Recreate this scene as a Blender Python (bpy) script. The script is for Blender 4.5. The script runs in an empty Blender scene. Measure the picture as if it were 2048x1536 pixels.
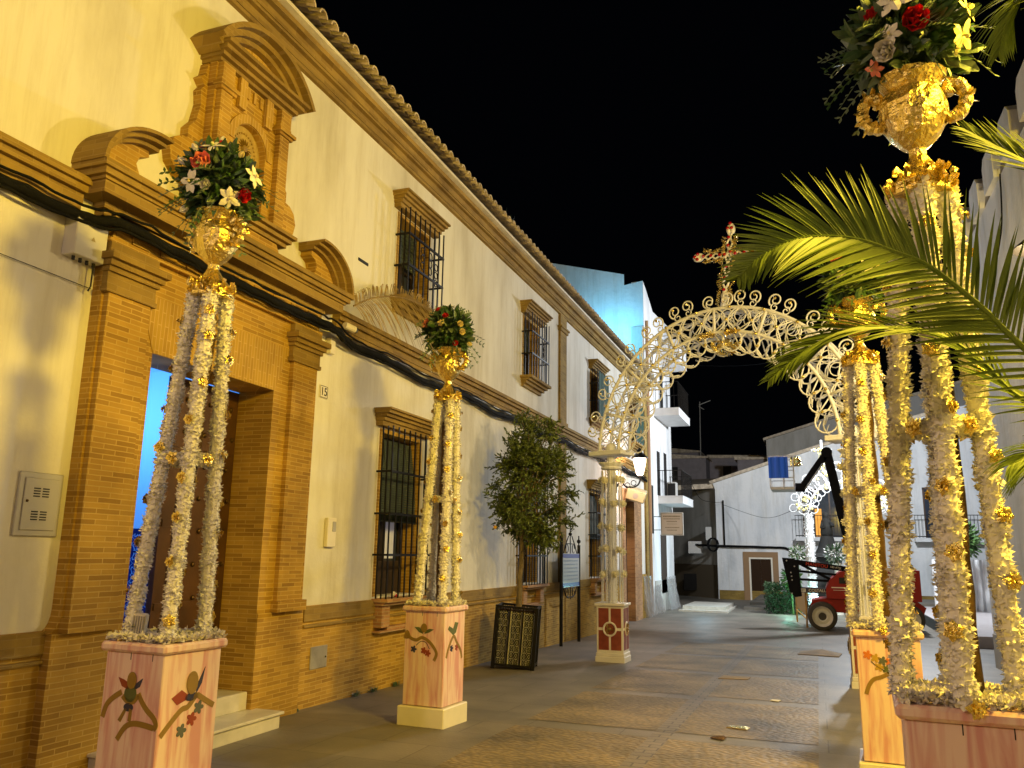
import bpy, math, random
from mathutils import Vector, Matrix, Euler
PI = math.pi
rnd = random.Random(7)
SC = bpy.context.scene
COL = SC.collection
# ---------------------------------------------------------------- camera
cam_d = bpy.data.cameras.new('camera'); cam = bpy.data.objects.new('camera', cam_d); COL.objects.link(cam)
cam_d.sensor_width = 36; cam_d.lens = 1616/2048*36; cam_d.clip_end = 500; cam_d.clip_start = 0.05
R = Matrix(((0.9380224612951482, 0.056705771241603115, 0.34190395963440856),
            (0.3462366939117683, -0.19687199415843396, -0.9172576354030147),
            (0.01529751270111358, 0.9787879614216639, -0.20430397128098796)))
cam.matrix_world = Matrix.Translation((0, 0, 1.6)) @ R.to_4x4()
SC.camera = cam
# ---------------------------------------------------------------- world: clear night sky
w = bpy.data.worlds.new('World'); SC.world = w; w.use_nodes = True
bg = w.node_tree.nodes['Background']; bg.inputs[0].default_value = (0.30, 0.38, 0.62, 1); bg.inputs[1].default_value = 0.0016
SC.view_settings.view_transform = 'Standard'; SC.view_settings.look = 'None'
SC.view_settings.gamma = 1; SC.view_settings.exposure = 0.0; SC.view_settings.use_curve_mapping = False
try:
    SC.cycles.use_denoising = True; SC.cycles.max_bounces = 6; SC.cycles.diffuse_bounces = 3; SC.cycles.glossy_bounces = 3
    SC.cycles.transparent_max_bounces = 12; SC.cycles.sample_clamp_indirect = 4.0
except Exception: pass

def lamp(name, loc, power, color, size=0.12, kind='POINT', target=None, spot=None):
    d = bpy.data.lights.new(name, kind); d.energy = power; d.color = color
    if kind in ('POINT', 'SPOT'): d.shadow_soft_size = size
    if kind == 'SPOT': d.spot_size = spot; d.spot_blend = 0.6
    o = bpy.data.objects.new(name, d); COL.objects.link(o); o.location = loc
    if target: o.rotation_euler = (Vector(target)-Vector(loc)).to_track_quat('-Z', 'Y').to_euler()
    return o
SOD = (1.0, 0.67, 0.06)
lamp('street_light_sodium', (2.55, 3.25, 5.00), 2050, SOD, 0.34)
lamp('street_light_behind', (-3.0, -2.6, 4.4), 330, (1.0, 0.70, 0.52), 0.15)
lamp('cool_fill_light', (-0.8, 18.5, 7.6), 150, (0.82, 0.88, 1.0), 0.2)  # added cool fill, no fitting: lifts right wall, far street and arch back
lamp('wall_lantern_light', (-4.42, 22.0, 3.93), 150, (1.0, 0.66, 0.50), 0.12)
lamp('roof_flood_light', (-6.0, 25.1, 8.7), 240, (0.14, 0.62, 1.0), 0.1)
lamp('square_flood_light', (2.2, 27.5, 6.8), 3600, (0.88, 0.94, 1.0), 0.3)
lamp('hedge_spot_light', (-1.0, 29.1, 0.2), 22, (0.35, 1.0, 0.75), 0.06)
lamp('arch_uplight', (-0.05, 29.6, 0.3), 20, (0.45, 0.85, 1.0), 0.08)
lamp('balcony_uplight', (-3.7, 28.9, 1.2), 50, (0.45, 0.80, 1.0), 0.1)
lamp('street_light_second', (2.42, 9.4, 4.6), 560, (1.0, 0.78, 0.40), 0.12)
lamp('entrance_hall_light', (-6.75, 5.9, 2.9), 75, (0.10, 0.38, 1.0), 0.1)

# ---------------------------------------------------------------- mesh helpers
def V(*a): return Vector(a)
class MB:
    def __init__(s): s.v = []; s.f = []; s.mi = []; s.cur = 0
    def add(s, vs, fs):
        b = len(s.v); s.v.extend([tuple(p) for p in vs])
        for f in fs: s.f.append(tuple(b+i for i in f)); s.mi.append(s.cur)
        return s
    def box(s, x0, x1, y0, y1, z0, z1, M=None):
        vs = [Vector(p) for p in ((x0,y0,z0),(x1,y0,z0),(x1,y1,z0),(x0,y1,z0),(x0,y0,z1),(x1,y0,z1),(x1,y1,z1),(x0,y1,z1))]
        if M: vs = [M @ p for p in vs]
        return s.add(vs, [(0,3,2,1),(4,5,6,7),(0,1,5,4),(1,2,6,5),(2,3,7,6),(3,0,4,7)])
    def bbox(s, x0, x1, y0, y1, z0, z1, b=0.01, M=None):      # box with chamfered edges
        xs=(x0,x0+b,x1-b,x1); ys=(y0,y0+b,y1-b,y1); zs=(z0,z0+b,z1-b,z1)
        def P(i,j,k):
            p=Vector((xs[i],ys[j],zs[k])); return M @ p if M else p
        q=[]
        def F(*ps): q.append(ps)
        for a,(i,ii) in enumerate(((0,1),(3,2))):
            F((i,1,1),(i,2,1),(i,2,2),(i,1,2)); F((1,i,1),(2,i,1),(2,i,2),(1,i,2)); F((1,1,i),(2,1,i),(2,2,i),(1,2,i))
        for i in (0,3):
            ii=1 if i==0 else 2
            for j in (0,3):
                jj=1 if j==0 else 2
                F((i,jj,1),(ii,j,1),(ii,j,2),(i,jj,2)); F((i,1,jj),(ii,1,j),(ii,2,j),(i,2,jj)); F((1,i,jj),(1,ii,j),(2,ii,j),(2,i,jj))
                for k in (0,3):
                    kk=1 if k==0 else 2
                    F((i,jj,kk),(ii,j,kk),(ii,jj,k))
        for f in q: s.add([P(*t) for t in f], [tuple(range(len(f)))])
        return s
    def tube(s, path, r, n=8, cap=True, closed=False):
        path=[Vector(p) for p in path]; N=len(path)
        rr = r if isinstance(r,(list,tuple)) else [r]*N
        vs=[]; up=None
        for i,p in enumerate(path):
            if closed: t=(path[(i+1)%N]-path[i-1])
            else: t=(path[min(i+1,N-1)]-path[max(i-1,0)])
            if t.length<1e-9: t=Vector((0,0,1))
            t.normalize()
            if up is None:
                up=Vector((0,0,1)) if abs(t.z)<0.9 else Vector((1,0,0))
            a=(up-t*up.dot(t))
            if a.length<1e-6: a=t.orthogonal()
            a.normalize(); up=a; b=t.cross(a)
            for k in range(n):
                th=2*PI*k/n; vs.append(p+(a*math.cos(th)+b*math.sin(th))*rr[i])
        fs=[]
        for i in range(N if closed else N-1):
            j=(i+1)%N
            for k in range(n):
                k2=(k+1)%n; fs.append((i*n+k,i*n+k2,j*n+k2,j*n+k))
        if cap and not closed: fs.append(tuple(range(n))[::-1]); fs.append(tuple(range((N-1)*n,N*n)))
        return s.add(vs,fs)
    def lathe(s, prof, n=20, c=(0,0,0), jit=0, M=None):
        vs=[];fs=[]
        for (r,z) in prof:
            for k in range(n):
                th=2*PI*k/n; q=r*(1+jit*(rnd.random()-.5)*2)
                p=Vector((c[0]+q*math.cos(th),c[1]+q*math.sin(th),c[2]+z))
                vs.append(M @ p if M else p)
        m=len(prof)
        for i in range(m-1):
            for k in range(n):
                k2=(k+1)%n; fs.append((i*n+k,i*n+k2,(i+1)*n+k2,(i+1)*n+k))
        fs.append(tuple(range(n))[::-1]); fs.append(tuple(range((m-1)*n,m*n)))
        return s.add(vs,fs)
    def prism(s, poly, fn, w0, w1):                          # poly (u,v) extruded from w0 to w1
        n=len(poly); a=sum(poly[i][0]*poly[(i+1)%n][1]-poly[(i+1)%n][0]*poly[i][1] for i in range(n))
        if a<0: poly=poly[::-1]
        vs=[fn(u,v,w0) for u,v in poly]+[fn(u,v,w1) for u,v in poly]
        fs=[tuple(range(n))[::-1],tuple(range(n,2*n))]+[(i,(i+1)%n,n+(i+1)%n,n+i) for i in range(n)]
        return s.add(vs,fs)
    def sphere(s, c, r, n=8, m=5, sc=(1,1,1), jit=0):
        c=Vector(c); vs=[c+Vector((0,0,-r*sc[2]))]
        for i in range(1,m):
            ph=-PI/2+PI*i/m
            for k in range(n):
                th=2*PI*k/n; q=r*(1+jit*(rnd.random()-.5))
                vs.append(c+Vector((q*math.cos(ph)*math.cos(th)*sc[0],q*math.cos(ph)*math.sin(th)*sc[1],q*math.sin(ph)*sc[2])))
        vs.append(c+Vector((0,0,r*sc[2]))); T=len(vs)-1; fs=[]
        for k in range(n): fs.append((0,1+(k+1)%n,1+k))
        for i in range(m-2):
            for k in range(n):
                k2=(k+1)%n; a=1+i*n; b=a+n; fs.append((a+k,a+k2,b+k2,b+k))
        a=1+(m-2)*n
        for k in range(n): fs.append((a+k,a+(k+1)%n,T))
        return s.add(vs,fs)
    def petal(s, b, d, side, L, W, curl=0.3, seg=2):         # folded petal/leaf along d, widening sideways
        b=Vector(b); d=Vector(d).normalized(); side=(Vector(side)-d*Vector(side).dot(d))
        if side.length<1e-5: side=d.orthogonal()
        side.normalize(); nn=d.cross(side); vs=[]; 
        prof={2:((0,.25),(.55,1),(1,.12)),3:((0,.25),(.3,.9),(.7,.95),(1,.15))}[seg]
        for t,wd in prof:
            p=b+d*(L*t)+nn*(curl*L*t*t)
            vs+= [p-side*(W*wd/2)+nn*(.12*W*wd), p, p+side*(W*wd/2)+nn*(.12*W*wd)]
        fs=[]
        for i in range(len(prof)-1):
            a=i*3; fs+=[(a,a+1,a+4,a+3),(a+1,a+2,a+5,a+4)]
        return s.add(vs,fs)
    def build(s, name, mats, parent=None, org=None, smooth=False):
        if not isinstance(mats,(list,tuple)): mats=[mats]
        me=bpy.data.meshes.new(name)
        o3=Vector(org) if org is not None else (ORG.get(root_of(parent).name, Vector((0,0,0))) if parent else Vector((0,0,0)))
        me.from_pydata([(p[0]-o3[0],p[1]-o3[1],p[2]-o3[2]) for p in s.v],[],s.f)
        for m in mats: me.materials.append(m)
        if len(mats)>1: me.polygons.foreach_set('material_index', s.mi)
        if smooth: me.polygons.foreach_set('use_smooth',[True]*len(s.f))
        me.update()
        o=bpy.data.objects.new(name, me); COL.objects.link(o)
        if parent: o.parent=parent
        else: o.location=o3; ORG[o.name]=o3
        return o
ORG={}
def root_of(o):
    while o.parent: o=o.parent
    return o
def tag(o,label,cat,group=None,kind=None):
    o['label']=label; o['category']=cat
    if group: o['group']=group
    if kind: o['kind']=kind
    return o
def struct(o): o['kind']='structure'; return o
def thing(name,label,cat,loc=(0,0,0),rz=0,group=None):
    o=bpy.data.objects.new(name,None); COL.objects.link(o); o.empty_display_size=.2
    o.location=loc; o.rotation_euler=(0,0,rz); ORG[o.name]=Vector(loc)
    return tag(o,label,cat,group)
def local_thing(name,label,cat,loc=(0,0,0),rz=0,group=None):   # parts are given in the thing's own frame
    o=thing(name,label,cat,loc,rz,group); ORG[o.name]=Vector((0,0,0)); return o
def kids(o): return [c for c in CH.get(o.name,[])]
CH={}
def copy_tree(o, loc=None, rz=None, parent=None):
    c=o.copy(); COL.objects.link(c)
    if parent: c.parent=parent
    if loc is not None: c.location=loc
    if rz is not None: c.rotation_euler=(0,0,rz)
    for k in [k for k in COL.objects if k.parent==o]: copy_tree(k,parent=c)
    return c
def gz(y): return 0.0 if y<7 else max(-.3,-.022*(y-7))
def arcE(cu,cv,ru,rv,a0,a1,n): return [(cu+ru*math.cos(math.radians(a0+(a1-a0)*i/n)),cv+rv*math.sin(math.radians(a0+(a1-a0)*i/n))) for i in range(n+1)]
def arc(cu,cv,r,a0,a1,n): return [(cu+r*math.cos(math.radians(a0+(a1-a0)*i/n)),cv+r*math.sin(math.radians(a0+(a1-a0)*i/n))) for i in range(n+1)]
def ribbon(pts,wd):                                           # outline of a painted stroke
    L=[];Rr=[]; n=len(pts)
    for i in range(n):
        a=Vector(pts[max(i-1,0)]); b=Vector(pts[min(i+1,n-1)]); t=(b-a).normalized(); nn=Vector((-t.y,t.x))*wd/2
        p=Vector(pts[i]); L.append(tuple(p+nn)); Rr.append(tuple(p-nn))
    return L+Rr[::-1]
def smooth_pts(pts,k=4):
    out=[]; n=len(pts)
    for i in range(n-1):
        p0=pts[max(i-1,0)];p1=pts[i];p2=pts[i+1];p3=pts[min(i+2,n-1)]
        for j in range(k):
            t=j/k
            out.append(tuple(.5*((2*b)+(-a+c)*t+(2*a-5*b+4*c-d)*t*t+(-a+3*b-3*c+d)*t**3) for a,b,c,d in zip(p0,p1,p2,p3)))
    out.append(tuple(pts[-1])); return out
# ---------------------------------------------------------------- materials
def mat(name,base=(.5,.5,.5),rough=.6,metal=0,bump=0,bscale=20,var=0,vscale=4,spec=.4,emit=None,estr=1,col2=None,detail=6,trans=0,alpha=1):
    m=bpy.data.materials.new(name); m.use_nodes=True; nt=m.node_tree; N=nt.nodes; L=nt.links; p=N['Principled BSDF']
    p.inputs['Roughness'].default_value=rough; p.inputs['Metallic'].default_value=metal
    p.inputs['Base Color'].default_value=(*base,1); p.inputs['Specular IOR Level'].default_value=spec
    tc=N.new('ShaderNodeTexCoord')
    if var or col2:
        nz=N.new('ShaderNodeTexNoise'); nz.inputs['Scale'].default_value=vscale; nz.inputs['Detail'].default_value=detail
        L.new(tc.outputs['Object'],nz.inputs['Vector'])
        cr=N.new('ShaderNodeValToRGB'); cr.color_ramp.elements[0].position=.32; cr.color_ramp.elements[1].position=.68
        c2=col2 if col2 else tuple(min(1,c*(1+var)) for c in base); c1=base if col2 else tuple(c*(1-var) for c in base)
        cr.color_ramp.elements[0].color=(*c1,1); cr.color_ramp.elements[1].color=(*c2,1)
        L.new(nz.outputs['Fac'],cr.inputs['Fac']); L.new(cr.outputs['Color'],p.inputs['Base Color'])
    if bump:
        nb=N.new('ShaderNodeTexNoise'); nb.inputs['Scale'].default_value=bscale; nb.inputs['Detail'].default_value=5
        L.new(tc.outputs['Object'],nb.inputs['Vector']); bm=N.new('ShaderNodeBump'); bm.inputs['Strength'].default_value=bump
        bm.inputs['Distance'].default_value=.02; L.new(nb.outputs['Fac'],bm.inputs['Height']); L.new(bm.outputs['Normal'],p.inputs['Normal'])
    if emit: p.inputs['Emission Color'].default_value=(*emit,1); p.inputs['Emission Strength'].default_value=estr
    if trans: p.inputs['Transmission Weight'].default_value=trans
    if alpha<1: p.inputs['Alpha'].default_value=alpha
    return m
def brickmat(name,c1,c2,mortar,bw=.22,rh=.04,ms=.0045,rough=.85,vertical=False,bump=.35):
    m=bpy.data.materials.new(name); m.use_nodes=True; nt=m.node_tree; N=nt.nodes; L=nt.links; p=N['Principled BSDF']
    p.inputs['Roughness'].default_value=rough; p.inputs['Specular IOR Level'].default_value=.25
    tc=N.new('ShaderNodeTexCoord'); sx=N.new('ShaderNodeSeparateXYZ'); L.new(tc.outputs['Object'],sx.inputs[0])
    ad=N.new('ShaderNodeMath'); ad.operation='ADD'; L.new(sx.outputs['X'],ad.inputs[0]); L.new(sx.outputs['Y'],ad.inputs[1])
    cb=N.new('ShaderNodeCombineXYZ')
    if vertical: L.new(sx.outputs['Z'],cb.inputs[0]); L.new(ad.outputs[0],cb.inputs[1])
    else: L.new(ad.outputs[0],cb.inputs[0]); L.new(sx.outputs['Z'],cb.inputs[1])
    # slight waviness so courses are not ruler straight
    nz=N.new('ShaderNodeTexNoise'); nz.inputs['Scale'].default_value=2.2; L.new(tc.outputs['Object'],nz.inputs['Vector'])
    mv=N.new('ShaderNodeVectorMath'); mv.operation='SCALE'; mv.inputs['Scale'].default_value=.012; L.new(nz.outputs['Color'],mv.inputs[0])
    av=N.new('ShaderNodeVectorMath'); av.operation='ADD'; L.new(cb.outputs[0],av.inputs[0]); L.new(mv.outputs[0],av.inputs[1])
    b=N.new('ShaderNodeTexBrick'); b.inputs['Scale'].default_value=1; b.inputs['Brick Width'].default_value=bw; b.inputs['Row Height'].default_value=rh
    b.inputs['Mortar Size'].default_value=ms; b.inputs['Mortar Smooth'].default_value=.3; b.inputs['Bias'].default_value=-.2
    b.inputs['Color1'].default_value=(*c1,1); b.inputs['Color2'].default_value=(*c2,1); b.inputs['Mortar'].default_value=(*mortar,1)
    L.new(av.outputs[0],b.inputs['Vector'])
    n2=N.new('ShaderNodeTexNoise'); n2.inputs['Scale'].default_value=1.7; n2.inputs['Detail'].default_value=8; L.new(tc.outputs['Object'],n2.inputs['Vector'])
    mx=N.new('ShaderNodeMix'); mx.data_type='RGBA'; mx.blend_type='MULTIPLY'; mx.inputs[0].default_value=.55
    cr=N.new('ShaderNodeValToRGB'); cr.color_ramp.elements[0].position=.35; cr.color_ramp.elements[0].color=(.45,.42,.4,1); cr.color_ramp.elements[1].position=.6; cr.color_ramp.elements[1].color=(1,1,1,1)
    L.new(n2.outputs['Fac'],cr.inputs[0]); L.new(b.outputs['Color'],mx.inputs[6]); L.new(cr.outputs[0],mx.inputs[7]); L.new(mx.outputs[2],p.inputs['Base Color'])
    iv=N.new('ShaderNodeMath'); iv.operation='SUBTRACT'; iv.inputs[0].default_value=1; L.new(b.outputs['Fac'],iv.inputs[1])
    n3=N.new('ShaderNodeTexNoise'); n3.inputs['Scale'].default_value=60; L.new(tc.outputs['Object'],n3.inputs['Vector'])
    ma=N.new('ShaderNodeMath'); ma.operation='MULTIPLY_ADD'; ma.inputs[1].default_value=.4; L.new(n3.outputs['Fac'],ma.inputs[0]); L.new(iv.outputs[0],ma.inputs[2])
    bm=N.new('ShaderNodeBump'); bm.inputs['Strength'].default_value=bump; bm.inputs['Distance'].default_value=.006; L.new(ma.outputs[0],bm.inputs['Height']); L.new(bm.outputs['Normal'],p.inputs['Normal'])
    return m
def plaster(name,base,dirty,scale=.9,bump=.25):
    m=mat(name,base,rough=.9,spec=.15); nt=m.node_tree; N=nt.nodes; L=nt.links; p=N['Principled BSDF']; tc=N.new('ShaderNodeTexCoord')
    mp=N.new('ShaderNodeMapping'); mp.inputs['Scale'].default_value=(1,1,.35); L.new(tc.outputs['Object'],mp.inputs[0])
    n1=N.new('ShaderNodeTexNoise'); n1.inputs['Scale'].default_value=scale; n1.inputs['Detail'].default_value=9; n1.inputs['Roughness'].default_value=.6; L.new(mp.outputs[0],n1.inputs['Vector'])
    cr=N.new('ShaderNodeValToRGB'); cr.color_ramp.elements[0].position=.33; cr.color_ramp.elements[0].color=(*dirty,1); cr.color_ramp.elements[1].position=.56; cr.color_ramp.elements[1].color=(*base,1)
    L.new(n1.outputs['Fac'],cr.inputs[0])
    m2=N.new('ShaderNodeMapping'); m2.inputs['Scale'].default_value=(2.6,2.6,.22); L.new(tc.outputs['Object'],m2.inputs[0])
    n4=N.new('ShaderNodeTexNoise'); n4.inputs['Scale'].default_value=1.6; n4.inputs['Detail'].default_value=10; n4.inputs['Roughness'].default_value=.7; L.new(m2.outputs[0],n4.inputs['Vector'])
    c4=N.new('ShaderNodeValToRGB'); c4.color_ramp.elements[0].position=.36; c4.color_ramp.elements[0].color=(.74,.70,.62,1); c4.color_ramp.elements[1].position=.50; c4.color_ramp.elements[1].color=(1,1,1,1); L.new(n4.outputs['Fac'],c4.inputs[0])
    mx=N.new('ShaderNodeMix'); mx.data_type='RGBA'; mx.blend_type='MULTIPLY'; mx.inputs[0].default_value=.42; L.new(cr.outputs[0],mx.inputs[6]); L.new(c4.outputs[0],mx.inputs[7]); L.new(mx.outputs[2],p.inputs['Base Color'])
    n2=N.new('ShaderNodeTexNoise'); n2.inputs['Scale'].default_value=7; n2.inputs['Detail'].default_value=7; L.new(tc.outputs['Object'],n2.inputs['Vector'])
    bm=N.new('ShaderNodeBump'); bm.inputs['Strength'].default_value=bump; bm.inputs['Distance'].default_value=.03; L.new(n2.outputs['Fac'],bm.inputs['Height']); L.new(bm.outputs['Normal'],p.inputs['Normal'])
    return m
def woodpaint(name,c1,c2,sx=9,sz=.9):                        # brushed marbling, strokes run down
    m=mat(name,c1,rough=.45,spec=.4); nt=m.node_tree; N=nt.nodes; L=nt.links; p=N['Principled BSDF']; tc=N.new('ShaderNodeTexCoord')
    mp=N.new('ShaderNodeMapping'); mp.inputs['Scale'].default_value=(sx,sx,sz); mp.inputs['Rotation'].default_value=(.12,.15,0); L.new(tc.outputs['Object'],mp.inputs[0])
    n1=N.new('ShaderNodeTexNoise'); n1.inputs['Scale'].default_value=2.2; n1.inputs['Detail'].default_value=6; n1.inputs['Distortion'].default_value=.6; L.new(mp.outputs[0],n1.inputs['Vector'])
    cr=N.new('ShaderNodeValToRGB'); cr.color_ramp.elements[0].position=.36; cr.color_ramp.elements[0].color=(*c1,1); cr.color_ramp.elements[1].position=.56; cr.color_ramp.elements[1].color=(*c2,1)
    L.new(n1.outputs['Fac'],cr.inputs[0]); L.new(cr.outputs[0],p.inputs['Base Color'])
    return m
M={}
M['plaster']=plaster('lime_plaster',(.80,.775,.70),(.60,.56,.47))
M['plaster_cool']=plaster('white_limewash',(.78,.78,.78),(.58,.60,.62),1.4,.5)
M['plaster_dark']=plaster('grey_limewash',(.50,.48,.44),(.36,.34,.30),1.1)  # darker warm-grey limewash for plinths, alley and upper house
M['brick']=brickmat('thin_ochre_brick',(.51,.305,.048),(.29,.155,.02),(.58,.39,.10))
M['brick_dark']=brickmat('thin_brown_brick',(.50,.27,.12),(.29,.15,.075),(.50,.36,.2))
M['brick_v']=brickmat('soldier_brick',(.50,.31,.05),(.40,.235,.035),(.60,.40,.14),vertical=True)
M['trim']=brickmat('moulded_brick',(.34,.225,.055),(.24,.15,.035),(.34,.235,.08),bw=.24,rh=.055,ms=.004)
M['iron']=mat('black_iron',(.012,.010,.009),.45,.6)
M['dark']=mat('dark_interior',(.012,.011,.010),.7)
M['tile']=mat('barrel_roof_tile',(.74,.62,.46),.85,0,.4,30,col2=(.42,.34,.25),vscale=6)
M['mortar']=mat('eave_mortar',(.70,.64,.52),.9,0,.4,25,var=.12)
M['stone']=mat('marble_step',(.62,.58,.50),.35,0,.08,12,var=.12,vscale=6)
M['door']=mat('walnut_door',(.07,.031,.011),.4,0,.1,40,var=.3,vscale=3)
M['stud']=mat('iron_stud',(.10,.06,.03),.35,.8)
M['blue']=mat('blue_wall_paint',(.60,.70,.80),.85,0,.1,8)
M['green_shutter']=mat('dark_green_slats',(.045,.060,.040),.65)
M['glass']=mat('window_glass',(.05,.06,.08),.06,0,spec=.9)
M['frame']=mat('dark_wood_frame',(.035,.022,.014),.5)
M['gold']=mat('gold_foil',(.88,.68,.22),.22,1.0,.9,34)
M['goldpaint']=mat('gold_paint',(.30,.19,.045),.5,.25,.1,30)
M['petal']=mat('white_crepe_petal',(.88,.85,.82),.8,0)
M['tulle']=mat('white_tulle',(.78,.74,.70),.8)
M['trunk']=mat('rough_pole_bark',(.085,.045,.018),.9,0,.8,30,var=.4,vscale=12)
M['pink']=woodpaint('pink_marbled_paint',(.68,.34,.36),(.84,.63,.60))
M['white_paint']=mat('cream_paint',(.80,.74,.62),.5,0,.06,12,var=.05)
M['leaf']=mat('bouquet_leaf',(.018,.060,.016),.42,0,spec=.5,col2=(.06,.11,.045),vscale=14)
M['leaf2']=mat('eucalyptus_leaf',(.09,.14,.10),.55,0,col2=(.16,.21,.15),vscale=14)
M['fwhite']=mat('white_flower_petal',(.80,.77,.72),.5)
M['fcoral']=mat('coral_rose_petal',(.80,.17,.12),.5,col2=(.85,.35,.25),vscale=25)
M['fred']=mat('red_rose_petal',(.45,.008,.012),.5)
M['fcream']=mat('cream_flower_petal',(.80,.68,.35),.5)
M['palm']=mat('palm_leaflet',(.10,.16,.012),.55,0,spec=.3,col2=(.17,.23,.026),vscale=5)
M['palmdry']=mat('dry_palm_leaflet',(.33,.23,.07),.8,col2=(.17,.11,.035),vscale=6)
M['orange_leaf']=mat('orange_tree_leaf',(.05,.08,.014),.45,0,spec=.4,col2=(.12,.15,.03),vscale=9)
M['orange']=mat('ripe_orange',(.80,.42,.02),.4)
M['bark']=mat('tree_bark',(.16,.12,.07),.9,0,.6,40,var=.3,vscale=10)
M['cream_cord']=mat('white_wool_cord',(.86,.85,.83),.75,0,.5,90)
M['pearl']=mat('pearl_string',(.86,.84,.80),.25,0,spec=.6)
M['pom']=mat('cream_pompom',(.80,.74,.50),.85)
M['redpanel']=mat('dark_red_marbled_panel',(.20,.035,.018),.4,col2=(.30,.07,.035),vscale=9)
M['gem']=mat('ruby_glass',(.35,.004,.008),.08,0,spec=.9)
M['grey']=mat('grey_painted_steel',(.42,.40,.36),.5,.2)
M['greybox']=mat('grey_plastic_box',(.62,.60,.56),.5)
M['cable']=mat('black_cable_bundle',(.008,.008,.008),.85,0,.4,40,spec=.08)
M['cable_w']=mat('white_conduit',(.60,.57,.50),.5)
# ================================================================= GROUND
def strip_mesh(x0,x1,y0,y1,dz,nx=1,ny=30):
    b=MB(); vs=[];fs=[]
    for j in range(ny+1):
        y=y0+(y1-y0)*j/ny
        for i in range(nx+1): vs.append((x0+(x1-x0)*i/nx,y,gz(y)+dz))
    for j in range(ny):
        for i in range(nx):
            a=j*(nx+1)+i; fs.append((a,a+1,a+nx+2,a+nx+1))
    return b.add(vs,fs)
def pavemat(name,c1,c2,mort,bw,rh,ms,rough=.55,cobble=False):
    m=mat(name,c1,rough=rough,spec=.45); nt=m.node_tree; N=nt.nodes; L=nt.links; p=N['Principled BSDF']; tc=N.new('ShaderNodeTexCoord')
    nz=N.new('ShaderNodeTexNoise'); nz.inputs['Scale'].default_value=1.3; nz.inputs['Detail'].default_value=8; L.new(tc.outputs['Object'],nz.inputs['Vector'])
    if cobble:
        vo=N.new('ShaderNodeTexVoronoi'); vo.inputs['Scale'].default_value=24; vo.feature='F1'
        mp=N.new('ShaderNodeMapping'); mp.inputs['Scale'].default_value=(.75,1.2,1); L.new(tc.outputs['Object'],mp.inputs[0]); L.new(mp.outputs[0],vo.inputs['Vector'])
        cr=N.new('ShaderNodeValToRGB'); cr.color_ramp.elements[0].position=.15; cr.color_ramp.elements[0].color=(*c1,1); cr.color_ramp.elements[1].position=.62; cr.color_ramp.elements[1].color=(*mort,1)
        L.new(vo.outputs['Distance'],cr.inputs[0])
        mx=N.new('ShaderNodeMix'); mx.data_type='RGBA'; mx.blend_type='MULTIPLY'; mx.inputs[0].default_value=.8
        c3=N.new('ShaderNodeValToRGB'); c3.color_ramp.elements[0].position=.3; c3.color_ramp.elements[0].color=(.35,.35,.35,1); c3.color_ramp.elements[1].position=.65; c3.color_ramp.elements[1].color=(1.3,1.2,1.1,1)
        L.new(nz.outputs['Fac'],c3.inputs[0]); L.new(cr.outputs[0],mx.inputs[6]); L.new(c3.outputs[0],mx.inputs[7]); L.new(mx.outputs[2],p.inputs['Base Color'])
        inv=N.new('ShaderNodeMath'); inv.operation='SUBTRACT'; inv.inputs[0].default_value=1; L.new(vo.outputs['Distance'],inv.inputs[1])
        bm=N.new('ShaderNodeBump'); bm.inputs['Strength'].default_value=.6; bm.inputs['Distance'].default_value=.015; L.new(inv.outputs[0],bm.inputs['Height']); L.new(bm.outputs['Normal'],p.inputs['Normal'])
    else:
        b=N.new('ShaderNodeTexBrick'); b.inputs['Scale'].default_value=1; b.inputs['Brick Width'].default_value=bw; b.inputs['Row Height'].default_value=rh; b.inputs['Mortar Size'].default_value=ms
        b.inputs['Color1'].default_value=(*c1,1); b.inputs['Color2'].default_value=(*c2,1); b.inputs['Mortar'].default_value=(*mort,1); L.new(tc.outputs['Object'],b.inputs['Vector'])
        mx=N.new('ShaderNodeMix'); mx.data_type='RGBA'; mx.blend_type='MULTIPLY'; mx.inputs[0].default_value=.7
        c3=N.new('ShaderNodeValToRGB'); c3.color_ramp.elements[0].position=.3; c3.color_ramp.elements[0].color=(.5,.5,.5,1); c3.color_ramp.elements[1].position=.66; c3.color_ramp.elements[1].color=(1.15,1.12,1.1,1)
        L.new(nz.outputs['Fac'],c3.inputs[0]); L.new(b.outputs['Color'],mx.inputs[6]); L.new(c3.outputs[0],mx.inputs[7]); L.new(mx.outputs[2],p.inputs['Base Color'])
        n2=N.new('ShaderNodeTexNoise'); n2.inputs['Scale'].default_value=35; L.new(tc.outputs['Object'],n2.inputs['Vector'])
        bm=N.new('ShaderNodeBump'); bm.inputs['Strength'].default_value=.25; bm.inputs['Distance'].default_value=.01; L.new(n2.outputs['Fac'],bm.inputs['Height']); L.new(bm.outputs['Normal'],p.inputs['Normal'])
    return m
M['slab']=pavemat('street_slabs',(.205,.18,.145),(.175,.155,.125),(.12,.105,.085),.9,.6,.006)
M['cobble']=pavemat('pebble_cobbles',(.31,.24,.13),None,(.18,.145,.085),0,0,0,.6,True)
g=strip_mesh(-60,60,-30,150,0,1,180); struct(g.build('ground',M['slab']))
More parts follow.
